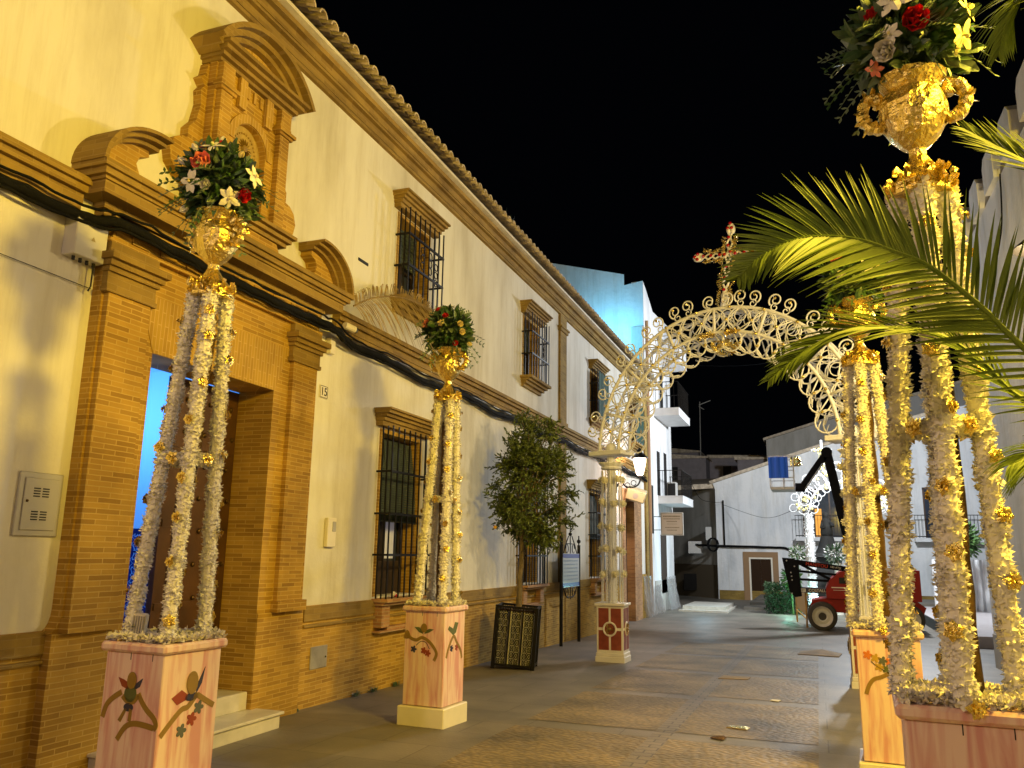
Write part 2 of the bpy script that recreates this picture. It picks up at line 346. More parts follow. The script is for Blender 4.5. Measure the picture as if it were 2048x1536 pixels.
# pebble panels between bands of slabs
rows=[(1.2,3.4),(3.75,5.5),(5.85,7.75),(8.1,10.25),(10.6,12.9),(13.25,15.6),(15.95,18.6)]
cb=MB()
for k,(a,b_) in enumerate(rows):
    for x0,x1 in ((-2.8,-1.52),(-1.34,-.08)):
        t=strip_mesh(x0,x1,a,b_,.004,1,6); cb.add(t.v,t.f)
struct(cb.build('cobble_paving',M['cobble']))
bj=MB()                                                      # darker worn joint down the middle of the street
t=strip_mesh(-1.52,-1.34,1.2,18.6,.004,1,30); bj.add(t.v,t.f)
struct(bj.build('gutter_paving',pavemat('gutter_setts',(.22,.18,.12),(.18,.15,.11),(.08,.07,.05),.18,.12,.008)))
# ================================================================= THE LONG HOUSE WITH THE BRICK PORTAL
WX=-5.1
H=thing('town_house','long two-storey white house with brick portal, barred windows and tiled eaves','house',(WX,0,0))
def wall_x(bm,x,y0,y1,z0,z1,holes,depth,side=1):
    ys=sorted(set([y0,y1]+[h[0] for h in holes]+[h[1] for h in holes])); zs=sorted(set([z0,z1]+[h[2] for h in holes]+[h[3] for h in holes]))
    for i in range(len(ys)-1):
        for j in range(len(zs)-1):
            cy=(ys[i]+ys[i+1])/2; cz=(zs[j]+zs[j+1])/2
            if any(h[0]<cy<h[1] and h[2]<cz<h[3] for h in holes): continue
            bm.add([(x,ys[i],zs[j]),(x,ys[i+1],zs[j]),(x,ys[i+1],zs[j+1]),(x,ys[i],zs[j+1])],[(0,1,2,3) if side>0 else (3,2,1,0)])
    for h in holes:
        a,b,c,d=h[:4]; X=x-depth*side
        sk=h[4] if len(h)>4 else ''
        bm.add([(x,a,c),(x,b,c),(x,b,d),(x,a,d),(X,a,c),(X,b,c),(X,b,d),(X,a,d)],[f for f,t in (((0,4,5,1),'b'),((1,5,6,2),'s'),((2,6,7,3),'t'),((3,7,4,0),'s')) if t not in sk])
UP=[9.62,14.72,19.78,24.4]; LOW=[9.50,14.62,19.68]
uph=[(c-.5,c+.5,4.93,6.14) for c in UP]; loh=[(c-.58,c+.58,1.05,3.12) for c in LOW]
DOOR=(4.99,6.60,.30,3.15); D2=(22.95,24.15,-.33,3.15)
b=MB(); wall_x(b,WX,-8,26.4,1.01,7.1,uph+loh+[(4.80,6.80,1.01,3.4,'bts'),(22.90,24.20,1.01,3.2,'bts')],.28)
b.build('wall',M['plaster'],H)
b=MB(); wall_x(b,WX+.035,-8,26.4,-.6,1.012,[(4.80,6.80,-.6,1.012,'tbs'),(22.90,24.20,-.6,1.012,'tbs')],.3)
b.box(WX,WX+.035,-8,4.9,1.012,1.016); b.box(WX,WX+.035,6.9,22.7,1.012,1.016)
b.build('plinth',M['brick'],H)
b=MB()                                                       # moulded course on top of the plinth
b.box(WX+.035,WX+.055,-8,4.4,.86,1.013); b.box(WX+.035,WX+.055,7.45,22.6,.86,1.013); b.box(WX+.035,WX+.062,-8,4.4,.80,.825); b.box(WX+.035,WX+.062,7.45,22.6,.80,.825)
b.build('plinth_moulding',M['trim'],H)
def mould_x(bm,y0,y1,steps,side=1):                          # steps: (projection, z0, z1)
    for p,z0,z1 in steps: bm.box(WX,WX+p,y0-(p if side else 0),y1+(p if side else 0),z0,z1)
b=MB()
for y0,y1 in ((-8,4.2),(7.7,26.1)):
    for p,z0,z1 in ((.045,4.07,4.12),(.06,4.12,4.20),(.105,4.20,4.255),(.14,4.255,4.31)): b.box(WX,WX+p,y0,y1,z0,z1)
b.build('string_course',M['trim'],H)
b=MB()
for p,z0,z1 in ((.05,6.83,6.87),(.065,6.87,6.965),(.12,6.965,6.995),(.135,6.995,7.085),(.20,7.085,7.15)): b.box(WX-.2,WX+p,-8,26.4,z0,z1)
b.build('cornice',M['trim'],H)
b=MB(); b.box(WX-.2,WX+.28,-8,26.4,7.15,7.195); b.build('eave_bed',M['mortar'],H)
# barrel tiled roof
b=MB(); pitch=.222; sl=math.tan(math.radians(21))
for k in range(int(34.2/pitch)):
    y=-7.9+k*pitch
    for row in range(9):
        xa=WX+.43-row*.42; xb=xa-.46; jz=rnd.uniform(-.006,.006)
        def zz(x): return 7.235+(WX+.43-x)*sl
        vs=[]
        for xx,rr,lift in ((xa,.078,.014),(xb,.068,0)):
            for t in range(7):
                th=PI*t/6; vs.append((xx,y+rr*math.cos(th),zz(xx)+lift+jz+rr*math.sin(th)*1.05))
        for xx,rr,lift in ((xa,.060,.014),(xb,.052,0)):
            for t in range(7):
                th=PI*t/6; vs.append((xx,y+rr*math.cos(th),zz(xx)+lift+jz+rr*math.sin(th)*1.05))
        fs=[(t,t+1,t+8,t+7) for t in range(6)]+[(14+t+1,14+t,14+t+7,14+t+8) for t in range(6)]+[(t+1,t,14+t,14+t+1) for t in range(6)]
        b.add(vs,fs)
        # channel tile
        yc=y+pitch/2; vs=[]
        for xx,rr in ((xa-.10,.075),(xb-.06,.085)):
            for t in range(5):
                th=PI+PI*t/4; vs.append((xx,yc+rr*math.cos(th),zz(xx)+.02+rr*math.sin(th)*.55))
        b.add(vs,[(t,t+1,t+6,t+5) for t in range(4)]+[(t+5,t+6,t+1,t) for t in range(4)])
b.build('roof_tiles',M['tile'],H)
b=MB(); b.add([(WX+.24,-8,7.186),(WX+.24,26.4,7.186),(WX-4,26.4,7.18+4.2*sl),(WX-4,-8,7.18+4.2*sl)],[(0,1,2,3)])
b.box(WX-4,WX-.3,26.2,26.39,-.4,7.2); b.build('roof_deck',M['mortar'],H)
# pilasters
b=MB(); b.box(WX,WX+.045,16.6,17.08,4.31,6.83); b.box(WX,WX+.075,16.56,17.12,6.45,6.52); b.box(WX,WX+.10,16.53,17.15,6.52,6.56); b.box(WX,WX+.07,16.57,17.11,4.31,4.42); b.build('pilaster',M['trim'],H)
b=MB(); b.box(WX,WX+.055,16.62,17.05,1.016,4.08); b.build('pilaster',M['trim'],H)
b=MB(); b.box(WX,WX+.06,26.0,26.4,-.5,6.83); b.build('pilaster',M['trim'],H)

def grille(root,yc,hw,z0,z1,proj=.21,nb=7,rails=(),sides=2):
    g=MB(); x1=WX+proj
    ys=[yc-hw+2*hw*i/(nb-1) for i in range(nb)]
    for y in ys: g.box(x1-.008,x1+.008,y-.008,y+.008,z0,z1)
    for y in (yc-hw,yc+hw):
        for k in range(1,sides+1):
            x=WX+proj*k/(sides+1); g.box(x-.008,x+.008,y-.008,y+.008,z0,z1)
    for z in rails:
        g.box(x1-.012,x1+.012,yc-hw-.012,yc+hw+.012,z-.014,z+.014)
        for y in (yc-hw,yc+hw): g.box(WX-.02,x1,y-.010,y+.010,z-.012,z+.012)
    # scroll ring ornament mid-rails
    return g
def ring_x(g,x,y,z,r,t=.008,n=14):
    g.tube([(x,y+r*math.cos(2*PI*i/n),z+r*math.sin(2*PI*i/n)) for i in range(n)],t,6,closed=True)
def lintel(root,yc,hw,z):
    l=MB()
    for p,a,b_ in ((.10,0,.06),(.13,.06,.11),(.17,.11,.15),(.215,.15,.19),(.25,.19,.215)): l.box(WX,WX+p,yc-hw-p*.45,yc+hw+p*.45,z+a,z+b_)
    return l
def win(name_label,yc,z0,z1,hw,upper,kind):
    wn=MB(); 
    # brick reveal facing, frame, panes
    for y in (yc-hw,yc+hw): wn.box(WX-.26,WX+.012,y-.0+(0 if y>yc else 0),y+(.05 if y<yc else -.05),z0,z1)
    wn.box(WX-.26,WX+.012,yc-hw+.05,yc+hw-.05,z1-.05,z1)
    w0=wn.build('window',M['brick'],H)
    d=MB(); d.box(WX-.275,WX-.27,yc-hw,yc+hw,z0,z1); d.build('pane',M['glass'],w0)
    f=MB(); x=WX-.25
    for y in (yc-hw+.05,yc-.02,yc+hw-.11): f.box(x,x+.05,y,y+.06,z0,z1-.05)
    f.box(x,x+.052,yc-hw+.05,yc+hw-.05,z1-.13,z1-.05); f.box(x,x+.052,yc-hw+.05,yc+hw-.05,z0,z0+(.42 if not upper else .1))
    for zq in ((z0+(z1-z0)*.45),(z0+(z1-z0)*.72)): f.box(x+.01,x+.04,yc-hw+.05,yc+hw-.05,zq,zq+.03)
    f.build('frame',M['frame'],w0)
    l=lintel(H,yc,hw+.06,z1+.02); l.build('lintel',M['trim'],w0)
    s=MB()
    if upper:
        for p,a,b_ in ((.05,-.22,-.16),(.11,-.16,-.11),(.17,-.11,-.07),(.24,-.07,-.02)): s.box(WX,WX+p,yc-hw-.02-p*.4,yc+hw+.02+p*.4,z0+a,z0+b_)
        rails=(z0+.42,z0+.86); nb=8
    else:
        s.box(WX+.03,WX+.25,yc-hw-.06,yc+hw+.06,z0-.06,z0-.02); s.box(WX+.03,WX+.19,yc-hw-.03,yc+hw+.03,z0-.10,z0-.06)
        for y in (yc-hw,yc+hw-.2): s.box(WX+.036,WX+.15,y,y+.2,z0-.36,z0-.10)
        s.box(WX+.036,WX+.12,yc-hw+.2,yc+hw-.2,z0-.40,z0-.36); s.box(WX+.036,WX+.15,yc-hw-.02,yc+hw+.02,z0-.42,z0-.40)
        rails=(z0+.50,z0+1.0,z0+1.52); nb=9
    s.build('sill',M['trim'] if upper else M['brick_dark'],w0)
    g=grille(H,yc,hw+.03,z0-(.0 if upper else .02),z1+.02,.21,nb,rails)
    if upper:
        for zz_ in (z0+.5,z0+.62,z0+.74): ring_x(g,WX+.1,yc+hw+.03,zz_,.05); 
        for k in (-1,1):
            for zz_ in (z0+.53,z0+.64,z0+.75): ring_x(g,WX+.21,yc+k*.12,zz_,.052)
    g.build('grille',M['iron'],w0)
    return w0
BL=MB
for i,yc in enumerate(UP):
    w0=win('',yc,4.93,6.14,.5,True,0)
    sh=MB()
    for k in range(9): sh.box(WX-.195,WX-.185,yc-.44,yc+.44,5.55+k*.06,5.60+k*.06)
    sh.build('roller_blind',M['green_shutter'],w0)
for i,yc in enumerate(LOW):
    w0=win('',yc,1.05,3.12,.58,False,0)
    sh=MB(); n=34; top=3.02; bot=2.0
    for k in range(n):
        z=top-(top-bot)*k/n; dx=.10*math.sin(PI*k/n*.5)
        sh.box(WX-.12+dx,WX-.108+dx,yc-.50,yc+.50,z-.024,z)
    for k in range(8): sh.tube([(WX-.01,yc-.50,bot-.02+.012*k),(WX-.01,yc+.5,bot-.02+.012*k)],.022,6)
    for y in (-.3,.3): sh.tube([(WX-.09,yc+y,3.0),(WX+.0,yc+y,2.0)],.006,5)
    sh.build('roller_blind',M['green_shutter'],w0)
    if i<2:
        cu=MB(); n=24
        for a,bb in ((-.5,-.04),(.04,.40)):
            vs=[]
            for k in range(n+1):
                y=yc+a+(bb-a)*k/n; x=WX-.262+.006*math.sin(k*1.9)
                vs+= [(x,y,1.50),(x,y,2.1)]
            cu.add(vs,[(2*k,2*k+2,2*k+3,2*k+1) for k in range(n)])
        cu.build('curtain',mat('glowing_lace_curtain',(.60,.62,.68),.8,emit=(.45,.5,.75),estr=.10),w0)  # faint bluish glow put into the cloth colour
# green feast banners hung from the two far upper windows
M['banner']=mat('dark_green_velvet',(.010,.055,.035),.8)
for yc in (19.78,24.4):
    bn=MB(); vs=[]; n=16
    for k in range(n+1):
        y=yc-.50+1.0*k/n; x=WX+.235+.012*math.sin(k*1.3)
        vs+=[(x,y,4.95),(x,y,6.1)]
    bn.add(vs,[(2*k,2*k+2,2*k+3,2*k+1) for k in range(n)])
    bo=bn.build('banner',M['banner'],None,(WX+.23,yc,4.95)); 
    em=MB(); em.prism([(yc+.10*math.cos(2*PI*k/12)*(1 if k%2 else .7),5.62+.17*math.sin(2*PI*k/12)*(1 if k%2 else .7)) for k in range(12)],lambda u,v,w_:(w_,u,v),WX+.25,WX+.256)
    for k in range(5): em.prism(ribbon([(yc-.12+.06*k,5.40-.05*abs(k-2)),(yc-.10+.06*k,5.25)],.02),lambda u,v,w_:(w_,u,v),WX+.25,WX+.255)
    em.build('emblem',M['goldpaint'],bo)
    tag(bo,'dark green banner with a gold emblem on the '+('third' if yc<20 else 'fourth, farthest')+' upper window grille','banner','green banners on the grilles')
# second, plain carriage door at the far end
b=MB(); wall_x(b,WX+.06,22.6,25.2,-.5,3.45,[(22.95,24.15,-.5,3.15)],.35); b.box(WX,WX+.06,22.6,22.604,-.5,3.45); b.box(WX,WX+.06,25.196,25.2,-.5,3.45); b.box(WX,WX+.06,22.6,25.2,3.446,3.45)
ds=b.build('door_surround',M['brick_dark'],H)
b=MB()
for k in range(6): b.box(WX-.22,WX-.18,22.96+k*.2,22.96+k*.2+.192,-.4,3.14)
d2=b.build('plain_door',mat('grey_brown_door',(.11,.08,.075),.55,var=.2),H)
b=MB(); b.box(WX-.178,WX-.17,23.3,23.42,1.25,1.75); b.build('notice',M['white_paint'],d2)
# ---------------------------------------------------------------- portal
P=MB(); px=WX+.10
wall_x(P,px,4.43,7.27,-.1,4.2,[(DOOR[0],DOOR[1],-.1,3.15)],.42)
P.box(WX,px,4.43,4.4301,.0,4.2); P.box(WX,px,7.2699,7.27,0,4.2)
for y0,y1 in ((4.36,4.988),(6.602,7.34)): P.box(WX,px+.012,y0,y1,-.1,1.0)
for s in (-1,1):                                             # quarter-round foot of the frontispiece
    c=5.85+s*1.42
    poly=[(c,1.0),(c+s*.10,1.0)]+[(c+s*.10-s*.10*math.sin(PI/2*k/5),1.0+.16-.16*math.cos(PI/2*k/5)) for k in range(6)]
    P.prism(poly,lambda u,v,w_:(w_,u,v),WX,px)
PT=P.build('portal',M['brick'],H)
b=MB(); b.prism([(4.79,3.62),(6.80,3.62),(6.60,3.152),(4.99,3.152)],lambda u,v,w_:(w_,u,v),px,px+.006); b.build('flat_arch',M['brick_v'],PT)
for s in (-1,1):
    y0=4.45 if s<0 else 6.83; y1=y0+.42
    b=MB(); b.box(px,px+.05,y0,y1,1.10,3.52); b.box(px,px+.085,y0-.03,y1+.03,1.0,1.10)
    b.build('pilaster',M['brick'],PT)
    b=MB()
    for p,z0,z1 in ((.07,3.50,3.54),(.055,3.54,3.66),(.08,3.66,3.70),(.11,3.70,3.745),(.15,3.745,3.80),(.06,3.80,3.90)): b.box(px,px+p,y0-p*.6,y1+p*.6,z0,z1)
    b.build('pilaster_capital',M['trim'],PT)
b=MB(); b.box(px,px+.055,4.40,7.30,3.90,3.93); b.box(px,px+.035,4.44,7.26,3.93,4.12)
for k in range(9): b.box(px+.035,px+.05,4.62+k*.3,4.80+k*.3,3.95,4.10)
b.build('frieze',M['brick'],PT)
EN=[(.10,4.10,4.15),(.125,4.15,4.20),(.265,4.20,4.295),(.285,4.295,4.32),(.32,4.32,4.37),(.35,4.37,4.42)]
b=MB()
for p,z0,z1 in EN: b.box(WX,WX+p,4.46-p,7.24+p,z0,z1)
b.build('entablature',M['trim'],PT)
# broken segmental pediment
fx=lambda u,v,w_:(w_,u,v)
for s in (-1,1):
    def m_(pts): return [(5.85+s*u,v) for u,v in pts]
    tp=arc(1.28,4.42,.50,0,105,14)
    b=MB(); b.prism(m_(arcE(1.17,4.42,.50,.36,0,90,12)+[(1.16,4.73),(1.25,4.69),(1.28,4.62),(1.23,4.53),(1.06,4.465),(.80,4.42)]),fx,WX,WX+.14)
    b.build('tympanum',M['brick'],PT)
    for r0,r1,pp in ((.465,.505,.20),(.505,.545,.27),(.545,.58,.34)):
        b=MB(); b.prism(m_(arcE(1.17,4.42,r0,r0*.78,0,96,14)+arcE(1.17,4.42,r1,r1*.78,96,0,14)),fx,WX,WX+pp); b.build('curved_cornice',M['trim'],PT)
# upper aedicule with niche
C=5.85
b=MB(); b.prism([(C-.78,4.42),(C+.78,4.42),(C+.60,4.47),(C+.52,4.60),(C-.52,4.60),(C-.60,4.47)],fx,WX,WX+.17)
b.build('aedicule_base',M['brick'],PT)
b=MB()
for p,z0,z1 in ((.20,4.60,4.64),(.25,4.64,4.68),(.30,4.68,4.715)): b.box(WX,WX+p,C-.56-p*.4,C+.56+p*.4,z0,z1)
b.build('base_moulding',M['trim'],PT)
half=[(.0,4.72),(.58,4.72),(.76,4.76),(.88,4.86),(.91,4.97),(.87,5.08),(.79,5.14),(.72,5.15),(.72,5.26),(.64,5.36),(.60,5.55),(.62,5.68),(.58,5.74),(.64,5.80),(.58,5.86),(.56,5.98),(0,5.98)]
b=MB(); b.prism([(C+u,v) for u,v in half]+[(C-u,v) for u,v in half[::-1] if u>0],fx,WX,WX+.09); b.build('scroll_wing',M['brick'],PT)
nic=[(C-.24,4.78),(C-.24,5.38)]+[(C+u,v) for u,v in arc(0,5.38,.24,180,0,12)][1:-1]+[(C+.24,5.38),(C+.24,4.78)]
b=MB(); b.prism([(C-.54,4.72),(C-.54,6.0),(C+.54,6.0),(C+.54,4.72),(C+.24,4.72)]+nic[::-1]+[(C-.24,4.72)],fx,WX+.092,WX+.17); b.build('niche_wall',M['brick'],PT)
b=MB(); b.prism([(C+u,v) for u,v in arc(0,5.38,.245,180,0,14)]+[(C+u,v) for u,v in arc(0,5.38,.33,0,180,14)],fx,WX+.17,WX+.185); b.build('niche_arch',M['brick_v'],PT)
b=MB(); b.prism(nic,fx,WX+.092,WX+.10)
nb=b.build('niche_panel',mat('ochre_glazed_tiles',(.50,.36,.12),.35,0,.3,30,col2=(.36,.25,.09),vscale=10),PT)
b=MB()
for k in range(16): b.petal((WX+.105,C,5.40),(0.05,math.cos(PI*2*k/16),math.sin(PI*2*k/16)),(1,0,0),.10,.03,.0)
b.lathe([(.0,0),(.045,.0),(.03,.02),(0,.025)],12,(0,0,0),M=Matrix.Translation((WX+.10,C,5.40)) @ Matrix.Rotation(PI/2,4,'Y'))
for k in range(30):
    a=PI*2*k/30; b.sphere((WX+.103,C+.16*math.cos(a),5.36+.19*math.sin(a)),.011,6,4)
b.build('rosette',M['goldpaint'],nb)
for s in (-1,1):
    b=MB(); y=C+s*.44; b.box(WX+.172,WX+.23,y-.075,y+.075,4.72,5.72)
    for p,z0,z1 in ((.25,5.72,5.75),(.275,5.75,5.785),(.235,5.785,5.84)): b.box(WX+.172,WX+p,y-.085-(p-.23),y+.085+(p-.23),z0,z1)
    b.box(WX+.172,WX+.235,y-.08,y+.08,5.84,6.0)
    b.build('pilaster',M['brick'],PT)
b=MB()
for s in (-1,1): b.box(WX+.172,WX+.215,C+s*.20-.05,C+s*.20+.05,5.70,6.0)
for k in range(3): b.box(WX+.172,WX+.19,C-.1+.1*k-.02,C-.1+.1*k+.02,5.86,5.97)
b.build('frieze_block',M['brick_v'],PT)
b=MB()
for p,z0,z1 in ((.22,6.0,6.035),(.27,6.035,6.075),(.33,6.075,6.115),(.38,6.115,6.15)): b.box(WX,WX+p,C-.44-p*.5,C+.44+p*.5,z0,z1)
b.build('aedicule_cornice',M['trim'],PT)
Rr=.86; cy_=6.15+.40-Rr; ha=math.degrees(math.acos((6.15-cy_)/Rr))
b=MB(); b.prism([(C+u,v) for u,v in arc(0,cy_,Rr-.13,90+ha-7,90-ha+7,18)],fx,WX,WX+.17); b.build('tympanum',M['brick_v'],PT)
for r0,r1,pp in ((-.16,-.11,.24),(-.11,-.05,.30),(-.05,0.0,.38)):
    b=MB(); b.prism([(C+u,v) for u,v in arc(0,cy_,Rr+r0,90+ha,90-ha,20)]+[(C+u,v) for u,v in arc(0,cy_,Rr+r1,90-ha,90+ha,20)],fx,WX,WX+pp); b.build('curved_cornice',M['trim'],PT)
# entrance: closed right leaf, open left leaf, hall behind
b=MB(); b.box(WX-.38,WX-.32,5.70,6.60,.30,3.14)
for k in range(4): b.box(WX-.32,WX-.305,5.72,6.58,.34+.72*k,.40+.72*k)
dl=b.build('door_leaf',M['door'],H)
for k in range(9):
    z=.55+.30*k
    for j in range(6 if k%2 else 3):
        y=5.89+.13*j*(1 if k%2 else 2.3)
        b=MB(); b.sphere((WX-.308,y,z),.024,8,5,(.7,1,1)); b.build('door_stud',M['stud'],dl,smooth=True)
b=MB(); b.box(WX-1.15,WX-.40,4.93,4.98,.30,3.14); b.build('open_door_leaf',M['door'],H)
M['azulejo']=mat('blue_azulejo',(.02,.03,.16),.2,0,spec=.6)
nt=M['azulejo'].node_tree; N=nt.nodes; L=nt.links; p=N['Principled BSDF']; tc=N.new('ShaderNodeTexCoord'); mp=N.new('ShaderNodeMapping'); L.new(tc.outputs['Object'],mp.inputs[0])
def mth(op,a,b_=None,c=None):
    n=N.new('ShaderNodeMath'); n.operation=op
    for i,q in enumerate((a,b_,c)):
        if q is None: continue
        if isinstance(q,(int,float)): n.inputs[i].default_value=q
        else: L.new(q,n.inputs[i])
    return n.outputs[0]
sx=N.new('ShaderNodeSeparateXYZ'); L.new(tc.outputs['Object'],sx.inputs[0])
fu=mth('SUBTRACT',mth('ABSOLUTE',mth('SUBTRACT',mth('FRACT',mth('MULTIPLY',sx.outputs['X'],6.5)),.5)),0.0); fv=mth('ABSOLUTE',mth('SUBTRACT',mth('FRACT',mth('MULTIPLY',sx.outputs['Z'],4.2)),.5))
rr_=mth('SQRT',mth('ADD',mth('MULTIPLY',fu,fu),mth('MULTIPLY',fv,fv))); an=mth('ARCTAN2',fv,fu)
flo=mth('ADD',rr_,mth('MULTIPLY',mth('COSINE',mth('MULTIPLY',an,8.0)),.05)); l1=mth('LESS_THAN',flo,.17); l2=mth('LESS_THAN',mth('ABSOLUTE',mth('SUBTRACT',mth('ADD',rr_,mth('MULTIPLY',mth('SINE',mth('MULTIPLY',an,6.0)),.09)),.36)),.032)
l3=mth('LESS_THAN',mth('ABSOLUTE',mth('SUBTRACT',mth('ADD',fu,mth('MULTIPLY',mth('SINE',mth('MULTIPLY',fv,14)),.14)),.36)),.02)
k_=mth('MAXIMUM',mth('MAXIMUM',mth('MULTIPLY',l1,.7),l2),l3)
cr=N.new('ShaderNodeValToRGB'); cr.color_ramp.elements[0].color=(.012,.02,.13,1); cr.color_ramp.elements[1].color=(.36,.45,.62,1); L.new(k_,cr.inputs[0]); L.new(cr.outputs[0],p.inputs['Base Color'])
b=MB(); b.box(-9.2,WX-.45,6.80,6.9,0,3.6); b.box(-9.3,-9.2,4.2,6.9,0,3.6); b.box(-9.2,WX-.45,4.1,4.2,0,3.6); b.box(-9.2,WX-.45,4.2,6.8,3.5,3.6); b.box(-9.2,WX-.3,4.2,6.8,.2,.3)
b.build('entrance_hall_wall',M['blue'],H)
b=MB(); b.box(-9.15,WX-.45,6.785,6.8,.3,1.74); b.box(-9.2,-9.185,4.2,6.78,.3,1.74); d_=b.build('tiled_dado',M['azulejo'],H)
b=MB(); b.box(-9.15,WX-.45,6.78,6.8,1.74,1.79); b.box(-9.15,WX-.45,6.78,6.785,1.54,1.56); b.build('dado_border',mat('navy_tile_border',(.01,.012,.08),.25),d_)
b=MB(); b.bbox(WX-.34,px-.03,4.995,6.595,.14,.30,.008); b.build('door_step',M['stone'],H)
b=MB(); b.bbox(WX+.0,WX+.40,4.8,6.66,-.02,.115,.008); b.bbox(WX+.0,WX+.425,4.78,6.69,.115,.142,.006); b.build('door_step',M['stone'],H)
# ---------------------------------------------------------------- small things fixed to the facade
def boxthing(name,label,cat,y0,y1,z0,z1,d,m,x=WX):
    o=thing(name,label,cat,(x,(y0+y1)/2,z0)); b=MB(); b.bbox(x,x+d,y0,y1,z0,z1,.006); b.build('casing',m,o); return o
o=boxthing('meter_box','grey steel meter cabinet with vent slots set in the wall left of the portal','meter box',4.03,4.38,1.66,2.10,.02,M['grey'])
b=MB(); b.bbox(WX+.02,WX+.03,4.07,4.34,1.70,2.06,.004); dd=b.build('door',M['grey'],o)
for zc in (1.80,1.96):
    b=MB()
    for j in range(2):
        for k in range(4): b.box(WX+.03,WX+.034,4.14+j*.07,4.19+j*.07,zc-.03+k*.018,zc-.022+k*.018)
    b.build('vent',M['dark'],dd)
b=MB(); b.sphere((WX+.035,4.095,1.90),.01,8,5); b.build('lock',M['stud'],dd)
o=boxthing('junction_box','pale grey electrical box hanging under the cables left of the brick portal','electrical box',4.12,4.40,3.70,4.0,.13,M['greybox'])
for k in range(4): b=MB(); b.lathe([(.012,-.03),(.012,0)],8,(WX+.07,4.17+.06*k,3.70)); b.build('cable_gland',M['dark'],o)
b=MB(); b.tube([(WX+.07,4.35,3.67),(WX+.07,4.35,3.52),(WX+.06,4.34,3.48)],.006,6); b.build('cable_tail',M['dark'],o)
b=MB(); b.add([(WX+.1345,4.25,3.84),(WX+.1345,4.29,3.84),(WX+.1345,4.27,3.875)],[(0,1,2)]); b.build('warning_mark',mat('warning_yellow',(.35,.28,.12),.6),o)
o=boxthing('entry_phone','cream entry phone with a grey button panel on the wall beside the portal','intercom',7.80,7.97,1.63,1.95,.05,M['white_paint'])
b=MB(); b.bbox(WX+.05,WX+.056,7.885,7.955,1.80,1.91,.003); b.build('button_panel',M['grey'],o)
o=boxthing('wall_hatch','mottled zinc hatch door set low in the brick plinth by the first window','hatch',7.62,7.94,.36,.59,.012,mat('zinc_plate',(.34,.31,.26),.5,.3,.2,20,var=.25),WX+.035)
b=MB(); b.sphere((WX+.052,7.90,.47),.01,6,4); b.build('lock',M['dark'],o)
o=boxthing('junction_box','small cream plastic box high on the wall right of the portal capital','electrical box',7.60,7.70,3.78,3.96,.07,M['white_paint'])
def text_mesh(txt,size,matr,parent,Mx,extr=.002,name='lettering'):
    cu=bpy.data.curves.new(name,'FONT'); cu.body=txt; cu.size=size; cu.extrude=extr; cu.align_x='CENTER'; cu.align_y='CENTER'
    to=bpy.data.objects.new(name,cu); COL.objects.link(to); dg=bpy.context.evaluated_depsgraph_get(); me=bpy.data.meshes.new_from_object(to.evaluated_get(dg))
    bpy.data.objects.remove(to); me.transform(Matrix.Translation(-ORG[root_of(parent).name]) @ Mx); me.materials.clear(); me.materials.append(matr); me.name=name
    o=bpy.data.objects.new(name,me); COL.objects.link(o); o.parent=parent; return o
FX=Matrix(((0,0,1,0),(1,0,0,0),(0,1,0,0),(0,0,0,1)))         # text plane onto a wall facing +X
o=boxthing('house_number_tile','small ceramic house number 15 tile on the wall right of the portal','house number',7.53,7.69,3.26,3.41,.012,M['white_paint'])
text_mesh('15',.13,M['dark'],o,Matrix.Translation((WX+.0135,7.61,3.333)) @ FX)
b=MB()
for a in ((7.537,7.683,3.268,3.274),(7.537,7.683,3.396,3.402),(7.537,7.543,3.268,3.402),(7.677,7.683,3.268,3.402)): b.box(WX+.012,WX+.0135,*a)
b.build('border',M['dark'],o)
o=thing('security_camera','white bullet security camera under the string course right of the portal','security camera',(WX,7.95,4.14))
b=MB(); b.tube([(WX+.0,7.92,4.2),(WX+.10,7.92,4.19)],.02,8); b.build('bracket',M['white_paint'],o)
b=MB(); b.tube([(WX+.12,7.78,4.15),(WX+.16,7.93,4.13)],.042,12); b.build('housing',M['white_paint'],o,smooth=False)
b=MB(); b.sphere((WX+.163,7.94,4.128),.038,12,8); b.build('lens',M['glass'],o,smooth=True)
# cables along the facade
def cable(name,label,pts,r,m,n=6,cat='cable',wob=.012):
    q=smooth_pts(pts,6); b=MB(); q=[(x+rnd.uniform(-wob,wob)*.3,y,z+rnd.uniform(-wob,wob)) for x,y,z in q]; b.tube(q,r,n)
    return tag(b.build(name,m,None,pts[0],smooth=True),label,cat)
pts=[(WX+.06,y,4.03+.03*math.sin(y*1.7)-.02*(y>8)) for y in (-6,-2,1,2.5,3.6)]+[(WX+.10,4.15,4.0),(WX+.20,4.5,4.04),(WX+.20,5.2,4.02),(WX+.20,6,4.0),(WX+.20,7,4.0),(WX+.18,7.5,4.02),(WX+.06,8.1,3.98)]+[(WX+.06,8.1+k*.9,3.97+.03*math.sin(k*2.1)) for k in range(1,21)]
cable('power_cable_bundle','thick black bundle of cables sagging along the facade under the string course',pts,.045,M['cable'],8)
for j,(dz,r) in enumerate(((.075,.012),(-.055,.014))):
    pp=[(x+.03,y,z+dz+rnd.uniform(-.01,.01)) for x,y,z in pts]
    cable('power_cable',('thin black cable running just above the thick bundle','thin black cable hugging the underside of the thick bundle')[j],pp,r,M['cable'],6)
pp=[(WX+.035,y,4.06) for y in (-6,0,3.9)]; cable('white_conduit','white conduit left of the portal below the string course',pp,.016,M['cable_w'],6,wob=.001)
pp=[(WX+.035,y,4.05) for y in (8.1,12,16,20,25.8)]; cable('white_conduit','white conduit under the string course running from the portal to the far end',pp,.014,M['cable_w'],6,wob=.001)
